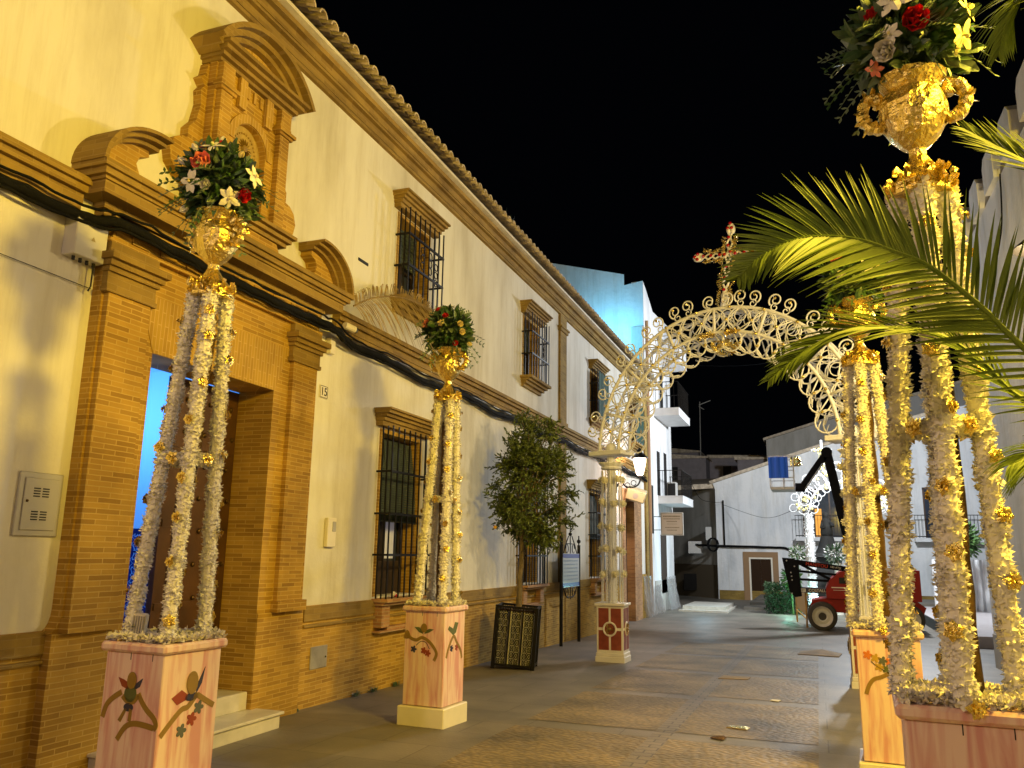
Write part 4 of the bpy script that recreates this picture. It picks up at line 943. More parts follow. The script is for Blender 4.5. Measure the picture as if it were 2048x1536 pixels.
def leg(base,zc,parent,rz,pomp=True):
    Mx=Matrix.Translation(base) @ Matrix.Rotation(rz,4,'Z')
    Q=lambda x,y,z: Mx @ Vector((x,y,z))
    b=MB(); b.bbox(-.25,.25,-.25,.25,-.1,.09,.008,Mx); b.bbox(-.238,.238,-.238,.238,.09,.15,.008,Mx); b.bbox(-.225,.225,-.225,.225,.15,.90,.006,Mx); b.bbox(-.258,.258,-.258,.258,.90,.945,.008,Mx)
    pd=b.build('pedestal',M['white_paint'],parent)
    for fa in range(4):
        rd=MB(); fr=MB(); me_=MB()
        Fm=Mx @ Matrix.Rotation(fa*PI/2,4,'Z')
        for sx in (-1,1):
            for sz in (-1,1):
                x0,x1=sorted((sx*.018,sx*.192)); z0,z1=sorted((.53+sz*.022,.53+sz*.335)); rd.box(x0,x1,-.229,-.2255,z0,z1,Fm)
        pts=[Fm @ Vector((.105*math.cos(2*PI*k/24),-.232,.53+.105*math.sin(2*PI*k/24))) for k in range(24)]; fr.tube(pts,.016,6,closed=True)
        vs=[Fm @ Vector((.097*math.cos(2*PI*k/24),-.2315,.53+.097*math.sin(2*PI*k/24))) for k in range(24)]; rd.add(vs,[tuple(range(24))])
        for k in range(26):
            a=rnd.uniform(0,2*PI); q=rnd.uniform(0,.07); me_.petal(Fm @ Vector((q*math.cos(a),-.233,.53+q*math.sin(a))),Fm.to_3x3() @ Vector((math.cos(a)*1.0,-.5,math.sin(a))),(0,0,1),.045,.022,.3)
        me_.sphere(Fm @ Vector((0,-.237,.53)),.03,8,6)
        rd.build('panel',M['redpanel'],pd); fr.build('ring',M['white_paint'],pd); me_.build('medallion',M['goldpaint'],pd)
    b=MB(); zt=zc-.26
    n=90
    for k in range(n):
        z=.95+(zt-.95)*k/n
        for j in range(9):
            a=2*PI*j/9+k; b.petal(Q(.06*math.cos(a),.06*math.sin(a),z),Mx.to_3x3() @ Vector((math.cos(a),math.sin(a),rnd.uniform(-.7,.7))),(0,0,1),.03,.025,.2)
    b.tube([Q(0,0,.94),Q(0,0,zc-.02)],.075,10); b.build('column_core',M['cream_cord'],parent)
    for j in range(13):
        a=2*PI*j/13; b=MB(); nn=int((zt-.95)/.022); pts=[];rs=[]
        for k in range(nn):
            z=.95+.022*k; q=.175+.012*math.sin(k*.11+j)*.5
            for dz,r in ((0,.006),(.011,.015)): pts.append(Q(q*math.cos(a),q*math.sin(a),z+dz)); rs.append(r)
        b.tube(pts,rs,6); b.build('pearl_string',M['pearl'],parent,smooth=True)
    for zp in [1.42+.40*i for i in range(5)]:
        if zp>zt-.05: break
        for j in range(5):
            a=2*PI*j/5+zp; b=MB(); c=Q(.19*math.cos(a),.19*math.sin(a),zp+rnd.uniform(-.03,.03))
            b.sphere(c,.05,8,6)
            for k in range(70):
                v=Vector((rnd.gauss(0,1),rnd.gauss(0,1),rnd.gauss(0,1))).normalized(); b.petal(c+v*.042,v,v.orthogonal(),.03,.02,.1)
            b.build('pompom',M['pom'],parent)
    b=MB(); b.lathe([(.17,0),(.19,.02),(.17,.05),(.21,.09),(.21,.12)],12,(0,0,zt),M=Mx)
    for k in range(60):
        a=rnd.uniform(0,2*PI); b.petal(Q(.19*math.cos(a),.19*math.sin(a),zt+.1),Mx.to_3x3() @ Vector((math.cos(a),math.sin(a),.4)),(0,0,1),.04,.03,.3)
    b.build('capital',M['cream_cord'],parent)
    Mx=Matrix.Translation(base) @ Matrix.Rotation(RZ,4,'Z'); b=MB(); b.bbox(-.34,.34,-.22,.22,zc-.02,zc+.06,.01,Mx); b.lathe([(.10,.06),(.10,.14),(.07,.20),(0,.22)],10,(0,0,zc),M=Mx); b.build('arch_seat',M['cream_cord'],parent)
leg(Vector((-3.30,13.92,-.15)),3.46,AR,0); leg(Vector((.59,12.6,-.12)),3.40,AR,0)
# ================================================================= ORANGE TREE IN A LATTICE PLANTER
rnd=random.Random(5)
PT0=Vector((-4.42,12.15,-.11)); PR=math.radians(14)
PL=local_thing('lattice_planter','black metal planter box with star lattice sides, leaning a little on its feet','planter',PT0,PR)
PL.rotation_euler=(math.radians(0),math.radians(4.0),PR)
b=MB(); s=.30
for x in (-s,s):
    for y in (-s,s): b.box(x-.026,x+.026,y-.026,y+.026,.0,.92); b.box(x-.03,x+.03,y-.03,y+.03,-.0,.02)
for z in (.06,.90):
    for q in (-s,s): b.box(-s,s,q-.016,q+.016,z-.016,z+.016); b.box(q-.016,q+.016,-s,s,z-.016,z+.016)
for q in (-s,s):
    for x in (-.10,.10): b.box(x-.012,x+.012,q-.015,q+.015,.06,.9); b.box(q-.015,q+.015,x-.012,x+.012,.06,.9)
b.build('frame',M['iron'],PL)
M['liner']=mat('pale_lattice_backing',(.86,.83,.78),.6)
b=MB(); b.box(-s+.035,s-.035,-s+.035,s-.035,.07,.84); b.build('liner',M['liner'],PL)
for fa in range(4):
    Fm=Matrix.Rotation(fa*PI/2,4,'Z'); b=MB()
    for c in (-.195,0,.195):
        wd=.075
        for i in range(9):
            z=.115+.093*i
            for dx in (-.036,.036) if True else (0,):
                if i%2==0:
                    pts=[Fm @ Vector((c+dx+.033*(1 if k%2 else .55)*math.cos(2*PI*k/16),-s+.012,z+.042*(1 if k%2 else .55)*math.sin(2*PI*k/16))) for k in range(16)]
                else: pts=[Fm @ Vector((c+dx+.030*math.cos(2*PI*k/12),-s+.012,z+.038*math.sin(2*PI*k/12))) for k in range(12)]
                b.tube(pts,.0068,4,closed=True)
                b.tube([Fm @ Vector((c+dx-.036,-s+.012,z-.046)),Fm @ Vector((c+dx+.036,-s+.012,z+.046))],.0045,4); b.tube([Fm @ Vector((c+dx+.036,-s+.012,z-.046)),Fm @ Vector((c+dx-.036,-s+.012,z+.046))],.0045,4)
    b.build('lattice_panel',M['iron'],PL)
b=MB(); b.box(-s+.02,s-.02,-s+.02,s-.02,.842,.862); b.build('soil',M['trunk'],PL)
TR=thing('orange_tree','small bushy orange tree growing in the lattice planter, one yellow fruit low on its left','tree',PT0+Vector((.05,0,.86)))
b=MB(); tb=PT0+Vector((.05,0,.80)); tt=Vector((-4.28,12.1,2.15)); b.tube([tb+(tt-tb)*k/8+Vector((rnd.uniform(-.008,.008),rnd.uniform(-.008,.008),0)) for k in range(9)],[.050-.0022*k for k in range(9)],9)
brs=[]; lf=MB()
cc=Vector((-4.12,12.1,2.72))
for k in range(80):
    th=rnd.uniform(0,2*PI); z=rnd.uniform(-.95,1.0); rr=math.sqrt(max(.05,1-z*z*.8))*rnd.uniform(.55,1.05)
    e=cc+Vector((rr*.62*math.cos(th),rr*.60*math.sin(th),z*1.02)); 
    if e.x<WX+.15: e.x=WX+.15+rnd.random()*.1
    s0=tb.lerp(tt,rnd.uniform(.75,1)) if z<0 else tt.lerp(cc+Vector((0,0,.6)),rnd.random()*.8)
    mid=(s0+e)/2+Vector((rnd.uniform(-.08,.08),rnd.uniform(-.08,.08),rnd.uniform(.0,.12))); q=smooth_pts([tuple(s0),tuple(mid),tuple(e)],5)
    b.tube(q,[.014*(1-.85*i/len(q)) for i in range(len(q))],5); brs.append(q)
b.tube([tt,cc+Vector((0,0,.7))],[.03,.01],7)
b.build('trunk',M['bark'],TR)
for q in brs:
    for tw in range(16):
        p=Vector(q[min(len(q)-1,int((.35+.65*rnd.random()**.6)*len(q)))]); d=(p-cc).normalized()*.6+Vector((rnd.uniform(-1,1),rnd.uniform(-1,1),rnd.uniform(-.8,.9))); d.normalize(); L_=rnd.uniform(.08,.24)
        lf.tube([p,p+d*L_],.0025,3)
        for j in range(8):
            pp=p+d*L_*(j+1)/8; dd=d+Vector((rnd.uniform(-1.2,1.2),rnd.uniform(-1.2,1.2),rnd.uniform(-1.1,.7)))
            if pp.x<WX+.05: continue
            lf.petal(pp,dd,Vector((rnd.uniform(-1,1),rnd.uniform(-1,1),rnd.uniform(-1,1))),rnd.uniform(.05,.085),rnd.uniform(.024,.036),-.25)
for k in range(3600):
    v=Vector((rnd.gauss(0,1),rnd.gauss(0,1),rnd.gauss(0,1))).normalized(); q_=rnd.random()**.45; p=cc+Vector((v.x*.60*q_,v.y*.58*q_,v.z*1.0*q_+.02)); 
    if math.sin(p.x*9+1)+math.sin(p.y*8+p.z*6)+math.sin(p.z*11+p.x*5)<-.35 or p.x<WX+.06: continue
    lf.petal(p,v+Vector((rnd.uniform(-1,1),rnd.uniform(-1,1),rnd.uniform(-1,.5))),(rnd.uniform(-1,1),rnd.uniform(-1,1),rnd.uniform(-1,1)),rnd.uniform(.05,.08),rnd.uniform(.024,.034),-.25)
lf.build('crown',M['orange_leaf'],TR)
for p in ((-4.62,11.75,1.98),):
    b=MB(); b.sphere(p,.028,10,8); b.build('orange',M['orange'],TR,smooth=True)
# ================================================================= TILE NOTICE BOARD ON IRON POSTS
SG=thing('tiled_signboard','blue and white glazed tile sign on two iron posts beside the far window','sign',(-4.85,16.7,-.15))
for y in (16.02,17.33):
    b=MB(); b.tube([(-4.85,y,-.3),(-4.85,y,1.78 if y>17 else 1.95)],.036,8)
    if y>17: b.sphere((-4.85,y,1.86),.045,8,6); b.tube([(-4.85,y,1.78),(-4.85,y,1.98)],.014,6)
    b.build('post',M['iron'],SG)
b=MB(); b.box(-4.87,-4.83,16.06,17.29,.92,1.60); sp=b.build('panel',mat('white_glazed_tile',(.60,.64,.66),.12,spec=.7),SG)
b=MB()
for z in (.93,1.51): b.box(-4.828,-4.826,16.07,17.28,z,z+.08)
b.build('border',mat('cobalt_tile_border',(.10,.12,.38),.2),sp)
b=MB()
for k in range(6):
    z=1.44-.075*k; y=16.12
    while y<17.18:
        l_=rnd.uniform(.05,.13); b.box(-4.828,-4.8265,y,min(y+l_,17.2),z,z+.026); y+=l_+.03
b.build('lettering',mat('grey_blue_glaze',(.22,.26,.34),.3),sp)
c_=16.67
for z,s in ((1.60,1),(.92,-1)):
    b=MB()
    for q in (-1,1):
        b.tube([(-4.85,c_+q*.5,z),(-4.85,c_+q*.36,z+s*.16),(-4.85,c_+q*.12,z+s*(.36 if s>0 else .22))],.011,5)
        b.tube([(-4.85,c_+q*(.24+.09*math.cos(t*.5)),z+s*(.10+.09*math.sin(t*.5))) for t in range(12)],.009,5)
    b.tube([(-4.85,c_-.25,z+s*.2),(-4.85,c_+.25,z+s*.2)],.011,5); b.tube([(-4.85,c_,z),(-4.85,c_,z+s*(.55 if s>0 else .25))],.010,5)
    if s>0: b.sphere((-4.85,c_,2.0),.04,8,6)
    b.build('iron_crest',M['iron'],SG)
# ================================================================= LANTERN
LN=thing('wall_lantern','lit iron street lantern on a scrolled bracket beyond the lace arch','street lamp',(WX,22.0,3.4))
c=Vector((-4.42,22.0,3.72))
M['lampglass']=mat('lit_lantern_glass',(1,.9,.8),.4,emit=(1,.70,.48),estr=7)
b=MB(); b.lathe([(.06,0),(.10,.05),(.17,.36),(.175,.46),(.17,.47)],16,c); lg=b.build('lamp_glass',M['lampglass'],LN,smooth=True)
lg.visible_shadow=False
b=MB(); b.lathe([(.235,.47),(.23,.49),(.15,.57),(.09,.62),(.07,.66),(.09,.69),(.05,.72),(.015,.76),(0,.77)],16,c); b.build('lamp_cap',M['iron'],LN)
b=MB(); b.tube(smooth_pts([(WX,22,3.35),(WX+.15,22,3.62),(WX+.25,22,3.45),(WX+.42,22,3.40),(WX+.60,22,3.45),(-4.42,22,3.58),(-4.42,22,3.72)],5),.022,7)
for x,z in ((WX+.14,3.5),(WX+.5,3.52),(WX+.33,3.46)): b.tube([(x+.07*math.cos(t*.5),22,z+.07*math.sin(t*.5)) for t in range(13)],.012,5)
b.box(WX,WX+.03,21.93,22.07,3.25,3.75); b.build('bracket',M['iron'],LN)
o=thing('alarm_box','cream boxy floodlight housing on the wall beneath the lit lantern','light fitting',(-4.75,23.2,3.2))
b=MB(); Mx=Matrix.Translation((-4.8,23.3,3.3)) @ Euler((.2,.3,.2)).to_matrix().to_4x4(); b.bbox(-.28,.28,-.35,.35,-.16,.16,.03,Mx); b.build('housing',mat('cream_housing',(.55,.50,.30),.5),o)
b=MB(); b.tube([Mx @ Vector((0,-.351,0)),Mx @ Vector((0,-.36,0))],.08,12); b.build('lens',M['grey'],o)
# the near street lantern on the right-hand wall, just out of the frame
LN2=thing('wall_lantern','capped sodium street lantern on the right-hand wall nearest the camera','street lamp',(2.8,3.25,4.6))
c=Vector((2.55,3.25,4.78))
b=MB(); b.lathe([(.06,0),(.10,.05),(.15,.34),(.155,.42)],16,c); lg2=b.build('lamp_glass',mat('lit_sodium_glass',(1,.8,.3),.4,emit=(1,.62,.10),estr=10),LN2,smooth=True); lg2.visible_shadow=False
b=MB(); b.lathe([(.30,.43),(.29,.45),(.18,.54),(.07,.62),(0,.70)],16,c); b.build('lamp_cap',M['iron'],LN2)
b=MB(); b.tube([(2.8,3.25,4.5),(2.7,3.25,4.55),(2.55,3.25,4.65),(2.55,3.25,4.78)],.022,7); b.build('bracket',M['iron'],LN2)
LN3=copy_tree(LN2,loc=(2.67,9.4,4.2)); LN3['label']='capped sodium street lantern on the right-hand wall beyond the second petal column'
LN2['group']=LN3['group']='street lanterns on the right-hand wall'
for k_ in COL.objects:
    if k_.name.startswith('lamp_glass'): k_.visible_shadow=False
# ================================================================= PALMS
def frond(name,pts,r0,r1,m,llen,parent,droop=.35,n=70,wleaf=.012,up=(0,0,1),fwd=.9,seed=1,spread=1.0):
    rn=random.Random(seed); q=[Vector(p) for p in smooth_pts(pts,10)]; b=MB(); N_=len(q)
    b.tube(q,[r0+(r1-r0)*i/(N_-1) for i in range(N_)],6)
    for i in range(n):
        t=.02+.97*i/(n-1); k=min(N_-2,int(t*(N_-1))); p=q[k].lerp(q[k+1],t*(N_-1)-k); d=(q[k+1]-q[k]).normalized(); 
        upv=Vector(up); upv=(upv-d*upv.dot(d)).normalized(); sd=d.cross(upv)
        prof=llen*(math.sin(PI*min(1,.12+.80*t))**.6)*(1 if t<.7 else .42+.58*(1-t)/.3)
        for s in (-1,1):
            L_=prof*rn.uniform(.88,1.08); ang=fwd*(1+.25*t); v=(d*ang+sd*s*spread+upv*rn.uniform(.05,.32)).normalized(); nn=v.cross(upv).normalized()
            w=wleaf*rn.uniform(.8,1.15); vs=[]; M_=5
            for j in range(M_+1):
                u=j/M_; c_=p+v*(L_*u)+Vector((0,0,-droop*L_*u*u)); ww=w*(.55+1.1*u if u<.35 else (1-u)*1.45+.03)
                sdv=nn*ww*.5; fold=upv*ww*.22
                vs+=[c_-sdv+fold,c_,c_+sdv+fold]
            b.add(vs,[f for j in range(M_) for f in ((3*j,3*j+1,3*j+4,3*j+3),(3*j+1,3*j+2,3*j+5,3*j+4))])
    return b.build(name,m,parent)
PM=thing('palm_tree','green palm whose arching fronds reach in from the right edge','palm',(1.75,2.75,0))
b=MB(); b.tube([(1.75+.01*k,2.75,.16*k) for k in range(11)],[.13+.02*(k%2) for k in range(11)],10); b.build('trunk',M['bark'],PM)
hub=(1.72,2.75,1.55)
frond('frond',[hub,(1.25,2.88,1.72),(.90,2.9,1.98),(.656,2.9,2.262),(.546,2.88,2.402),(.403,2.83,2.537),(.303,2.81,2.593),(.201,2.79,2.64),(.096,2.77,2.66),(-.014,2.74,2.649),(-.124,2.72,2.593),(-.199,2.7,2.514)],.013,.003,M['palm'],.36,PM,.10,108,.019,(-.2,-.9,.5),.72,1,.95)
frond('frond',[hub,(1.3,3.05,1.85),(.95,3.1,2.0),(.683,3.1,2.129),(.566,3.08,2.264),(.445,3.05,2.358),(.305,3.03,2.389),(.195,3.0,2.396),(.109,2.98,2.37),(.02,2.95,2.322),(-.038,2.93,2.277),(-.114,2.9,2.208)],.014,.003,M['palm'],.26,PM,.16,76,.016,(0,-.6,.7),1.15,2,.7)
frond('frond',[hub,(1.3,2.9,2.3),(.95,2.9,2.7),(.715,2.9,2.90),(.564,2.9,3.03)],.014,.003,M['palm'],.30,PM,.1,70,.018,(0,-.6,.7),1.2,3,.7)
frond('frond',[hub,(1.35,3.1,2.7),(1.1,3.1,3.3),(.92,3.1,3.62),(.80,3.1,3.6),(.73,3.1,3.42)],.014,.003,M['palm'],.24,PM,.5,60,.014,(0,-.6,.7),1.1,4,.7)
frond('frond',[hub,(1.3,3.3,1.75),(.95,3.3,1.95),(.78,3.3,1.98),(.66,3.28,1.93)],.012,.003,M['palm'],.30,PM,.5,56,.013,(0,-.5,.8),1.1,5,.8)
DP=thing('dried_palm_branch','dry straw-coloured palm branch tied across the grille of the first upper window','palm branch',(WX+.3,9.2,4.7))
frond('branch',[(-4.80,7.66,4.33),(-4.80,8.1,4.56),(-4.78,8.61,4.73),(-4.78,9.2,4.82),(-4.78,9.75,4.80),(-4.78,10.3,4.66)],.011,.003,M['palmdry'],.62,DP,.75,80,.020,(.9,0,.35),.5,6,.9)
# litter on the street
def flat(name,label,cat,poly,m,h=.012,fold=.03):
    cx=sum(p[0] for p in poly)/len(poly); cy=sum(p[1] for p in poly)/len(poly); b=MB(); vs=[(x,y,gz(y)+.008) for x,y in poly]+[(x,y,gz(y)+.008+h) for x,y in poly]; n=len(poly)
    vs.append((cx+.05,cy,gz(cy)+.01+h+fold)); fs=[(i,(i+1)%n,n+(i+1)%n,n+i) for i in range(n)]+[(n+i,n+(i+1)%n,2*n) for i in range(n)]
    return tag(b.add(vs,fs).build(name,m,None,(cx,cy,gz(cy))),label,cat)
M['card']=mat('cardboard',(.30,.22,.13),.85,var=.2)
flat('cardboard_sheet','crumpled cardboard sheet lying on the street near the right-hand columns','cardboard',[(-.45,17.0),(.28,16.9),(.35,17.6),(-.05,18.2),(-.4,17.7)],M['card'],.01,.07)
flat('cardboard_sheet','flat scrap of pink-brown card lying mid-street','cardboard',[(-1.42,12.4),(-1.02,12.5),(-1.0,12.75),(-1.38,12.8)],M['card'],.006,.01)
flat('litter','crumpled yellow foil scrap on the cobbles in the foreground','litter',[(-.92,8.55),(-.72,8.5),(-.70,8.62),(-.88,8.66)],M['gold'],.006,.015)
flat('litter','small brown leaf scrap on the cobbles nearest the camera','litter',[(-1.0,7.95),(-.88,7.9),(-.86,8.02),(-.98,8.06)],M['trunk'],.004,.02)
flat('litter','white paper chip farther up the street','litter',[(-.62,10.6),(-.52,10.55),(-.5,10.68),(-.6,10.7)],M['white_paint'],.004,.006)
# ================================================================= RIGHT-HAND WHITE BUILDING
RW=thing('white_side_building','plain white wall with rounded stepped merlons at the right edge','building',(2.8,10,0))
b=MB(); b.box(2.8,3.2,-8,16.6,-.6,7.05); b.build('wall',M['plaster_cool'],RW)
for k in range(9):
    y=16.4-1.15*k; h=.55; b=MB(); b.prism([(y-.34,7.05),(y+.34,7.05),(y+.34,7.05+h-.12),(y+.22,7.05+h),(y-.22,7.05+h),(y-.34,7.05+h-.12)],lambda u,v,w_:(w_,u,v),2.72,3.15); b.build('merlon',M['plaster_cool'],RW)
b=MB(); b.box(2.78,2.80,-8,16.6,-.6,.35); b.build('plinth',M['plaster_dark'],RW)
rnd=random.Random(99)
cable('wall_wire','black wire slanting down the white wall by the merlons',[(2.76,12.4,7.0),(2.75,12.6,6.3),(2.75,13.3,5.9),(2.75,14.6,5.4)],.012,M['cable'],5,wob=.005)
# ================================================================= TALL WHITE BUILDING PAST THE HOUSE
TB=thing('tall_white_building','tall white corner building with balconies, its gable glowing blue above the tiled roof','building',(WX,29,0))
b=MB(); b.add([(-14,26.42,-.5),(WX,26.42,-.5),(WX,26.42,10.85),(-5.75,26.42,10.75),(-5.75,26.42,11.15),(-10,26.42,12.3),(-14,26.42,12.3)],[(0,1,2,3,4,5,6)]); b.build('gable_wall',M['plaster_cool'],TB)
b=MB(); b.prism([(26.45,-.5),(31.6,-.5),(31.6,10.6),(28.2,10.25),(27.0,10.7),(26.45,10.84)],lambda u,v,w_:(w_,u,v),WX-.4,WX); b.box(-12,WX-.4,31.55,31.6,-.5,10.5); b.build('street_wall',M['plaster_cool'],TB)
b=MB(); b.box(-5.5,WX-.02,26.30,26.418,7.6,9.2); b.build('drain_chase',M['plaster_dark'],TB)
M['slabw']=mat('white_balcony_slab',(.72,.72,.72),.8,var=.06)
def balcony(z,y0,y1,d,zr):
    b=MB(); b.box(WX,WX+d,y0,y1,z-.24,z); b.box(WX,WX+d+.01,y0-.01,y1+.01,z,z+.03); bo=b.build('balcony',M['slabw'],TB)
    g=MB(); n=int((y1-y0)/.13)
    for k in range(n+1): y=y0+.02+(y1-y0-.04)*k/n; g.box(WX+d-.04,WX+d-.025,y-.007,y+.007,z+.03,z+zr)
    for k in range(int(d/.13)+1):
        x=WX+d-.035-k*.13
        for y in (y0+.02,y1-.02): g.box(x-.007,x+.007,y-.007,y+.007,z+.03,z+zr)
    g.box(WX+d-.05,WX+d-.015,y0,y1,z+zr,z+zr+.025)
    for y in (y0+.02,y1-.02): g.box(WX,WX+d-.02,y-.015,y+.015,z+zr,z+zr+.025)
    g.build('railing',M['iron'],bo); return bo
balcony(6.62,28.0,30.6,.88,.95); balcony(3.60,28.5,31.0,.86,.90)
b=MB(); b.box(WX,WX+.82,28.9,30.6,8.5,9.35); b.build('roof_box',M['slabw'],TB)
for y,z0,z1 in ((27.0,2.3,3.9),(28.4,3.65,5.2),(29.8,3.7,5.3),(29.3,6.7,8.3)):
    b=MB(); b.box(WX,WX+.012,y,y+.55,z0,z1); b.build('window',M['dark'],TB)
b=MB(); b.box(WX+.05,WX+.35,30.2,30.8,3.65,4.25); ac=b.build('air_conditioner',M['greybox'],TB); b=MB(); b.box(WX+.06,WX+.34,30.192,30.2,3.7,4.2); b.build('fan_grille',M['dark'],ac)
b=MB(); b.box(WX,WX+.02,27.6,31.6,-.5,.75); b.build('plinth',M['plaster_dark'],TB)
b=MB(); b.tube([(WX+.05,26.75,-.3),(WX+.05,26.75,9.5)],.05,8); b.build('downpipe',mat('tan_downpipe',(.42,.25,.13),.5),TB)
b=MB(); b.box(WX,WX+.02,28.8,29.9,.3,2.3); b.build('door',M['frame'],TB)
o=thing('shop_sign','square cream hanging sign with small olive lettering on two brackets','shop sign',(-4.5,27.5,2.6))
b=MB(); b.bbox(-4.85,-4.10,27.47,27.55,2.24,3.0,.012); so=b.build('frame',M['plaster_dark'],o)
b=MB(); b.box(-4.80,-4.15,27.462,27.47,2.29,2.95); b.build('panel',mat('cream_sign_face',(.62,.55,.48),.5),so)
b=MB()
for z in (2.42,2.86): b.tube([(WX,27.51,z),(-4.85,27.51,z)],.012,6)
b.build('bracket',M['iron'],o)
b=MB()
for k,(w_,h,m_) in enumerate(((.29,.045,0),(.27,.03,0),(.17,.03,0),(.16,.012,0),(.22,.03,0),(.17,.025,0))):
    z=2.87-.085*k-(.03 if k>3 else 0); x=-4.475-w_
    while x<-4.475+w_:
        l_=rnd.uniform(.018,.032); b.box(x,x+l_,27.458,27.4615,z-h/2,z+h/2); x+=l_+.012
b.build('lettering',mat('olive_letters',(.20,.17,.09),.6),so)
M['plastic']=mat('clear_plastic_sheet',(.42,.42,.42),.25,0,spec=.6,alpha=.45)
def drape(label,x,y0,y1,z0,z1,seed):
    rn=random.Random(seed); b=MB(); n=22; m_=10; vs=[]
    for i in range(m_+1):
        t=i/m_; z=z1+(z0-z1)*t
        for k in range(n+1):
            y=y0+(y1-y0)*k/n; xx=x+.03+.10*t*t+.05*math.sin(k*1.7+t*2)*(.4+t)+rn.uniform(-.02,.02); vs.append((xx,y,z+rn.uniform(-.015,.015)))
    fs=[(i*(n+1)+k,i*(n+1)+k+1,(i+1)*(n+1)+k+1,(i+1)*(n+1)+k) for i in range(m_) for k in range(n)]
    tag(b.add(vs,fs).build('plastic_drape',M['plastic'],None,(x,(y0+y1)/2,z0)),label,'plastic sheet','plastic sheets draped along the wall')
drape('clear plastic sheet bunched against the wall just past the carriage door',WX+.02,25.4,26.9,-.29,.95,1)
drape('narrow clear plastic sheet hanging between the two other wall drapes',WX+.04,27.3,28.3,-.29,.62,2)
drape('farthest clear plastic sheet covering the street corner of the tall building',WX+.06,29.4,31.3,-.29,.85,3)
# ================================================================= FAR HOUSES
FY=38.5
FW=thing('far_white_house','broad white house with a sloping gable closing the end of the street','house',(1,FY,0))
b=MB(); b.prism([(-4.25,-.5),(9.5,-.5),(9.5,8.6),(6.0,8.0),(1.46,6.75),(-4.35,4.88),(-4.25,4.6)],lambda u,v,w_:(u,w_,v),FY,FY+.4)
b.box(-4.25,-4.05,FY+.4,60,-.5,4.6); b.build('wall',M['plaster_cool'],FW)
b=MB(); b.prism([(-4.45,4.86),(1.46,6.76),(6.0,8.0),(6.0,8.14),(1.44,6.90),(-4.5,4.98)],lambda u,v,w_:(u,w_,v),FY-.12,FY+8); b.build('roof',M['tile'],FW)
b=MB(); b.box(-4.2,-1.7,FY-.03,FY,-.5,.10); b.box(-1.62,9.5,FY-.03,FY,-.5,.10); b.build('plinth',M['trim'],FW)
b=MB(); b.box(-3.12,-2.87,FY-.05,FY,-.35,1.80); b.box(-1.86,-1.62,FY-.05,FY,-.35,1.80); b.box(-2.87,-1.86,FY-.05,FY,1.56,1.80); b.build('door_surround',mat('tan_door_surround',(.30,.18,.09),.8),FW)
b=MB(); b.box(-2.87,-2.80,FY-.04,FY,-.35,1.56); b.box(-1.93,-1.86,FY-.04,FY,-.35,1.56); b.box(-2.80,-1.93,FY-.04,FY,1.49,1.56); b.build('door_frame',M['white_paint'],FW)
b=MB()
for k in range(2): b.box(-2.80+.435*k,-2.37+.435*k,FY-.02,FY,-.35,1.49)
b.build('door',mat('brown_far_door',(.035,.018,.009),.8,spec=.1),FW)
M['warmcurtain']=mat('lit_amber_curtain',(.5,.25,.05),.8,emit=(1,.42,.06),estr=.8)
def far_balcony(x0,x1,lit):
    b=MB(); b.box(x0,x1,FY-.55,FY,2.30,2.46); fb=b.build('balcony',M['slabw'],FW)
    g=MB(); n=int((x1-x0)/.13)
    for k in range(n+1): x=x0+.02+(x1-x0-.04)*k/n; g.box(x-.008,x+.008,FY-.54,FY-.525,2.46,3.38)
    for y in (FY-.55,): g.box(x0,x1,y,y+.03,3.38,3.41); g.box(x0,x1,y,y+.03,2.50,2.54)
    g.build('railing',M['iron'],fb)
    c=(x0+x1)/2; d=MB(); d.box(c-.75,c+.75,FY-.02,FY,2.46,4.5); dw=d.build('balcony_door',M['glass'],FW)
    f=MB()
    for x in (c-.80,c-.35,c+.30,c+.75): f.box(x,x+.06,FY-.06,FY-.02,2.46,4.55)
    f.box(c-.80,c+.81,FY-.06,FY-.02,4.5,4.58); f.build('frame',M['door'],dw)
    if lit:
        q=MB(); q.box(c-.32,c-.02,FY-.035,FY-.03,2.5,3.7); q.build('curtain',M['warmcurtain'],dw)
far_balcony(-.82,1.45,True); far_balcony(3.9,6.4,False)
BH=thing('upper_white_house','grey-white house rising behind the sloping gable','house',(1,46,0))
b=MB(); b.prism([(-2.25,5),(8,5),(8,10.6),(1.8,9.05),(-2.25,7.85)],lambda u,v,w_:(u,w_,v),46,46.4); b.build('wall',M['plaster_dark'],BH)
b=MB(); b.prism([(-2.4,7.82),(1.8,9.07),(8,10.6),(8,10.75),(1.8,9.2),(-2.4,7.95)],lambda u,v,w_:(u,w_,v),45.9,50); b.build('roof',M['tile'],BH)
AL=thing('alley_house','dim beige house with an olive dado in the alley on the left of the gable','house',(-6,41,0))
b=MB(); b.add([(-4.25,FY+.2,-.6),(-9.5,44.5,-.6),(-9.5,44.5,4.3),(-4.25,FY+.2,4.7)],[(0,1,2,3)]); b.add([(-9.5,44.5,-.6),(-14,44.5,-.6),(-14,44.5,4.3),(-9.5,44.5,4.3)],[(0,1,2,3)]); b.build('wall',M['plaster_dark'],AL)
b=MB(); b.add([(-4.26,FY+.16,-.6),(-9.51,44.46,-.6),(-9.51,44.46,1.2),(-4.26,FY+.16,1.2)],[(0,1,2,3)]); b.build('dado',mat('olive_dado',(.16,.12,.075),.8),AL)
b=MB(); b.prism([(-4.1,4.68),(-4.1,4.9),(-14,4.5),(-14,4.28)],lambda u,v,w_:(u,w_,v),FY+.1,FY+.2); 
b.add([(-4.1,FY,4.72),(-9.6,44.3,4.32),(-12,50,6.0),(-4.1,50,6.2)],[(0,1,2,3)]); b.build('roof',M['tile'],AL)
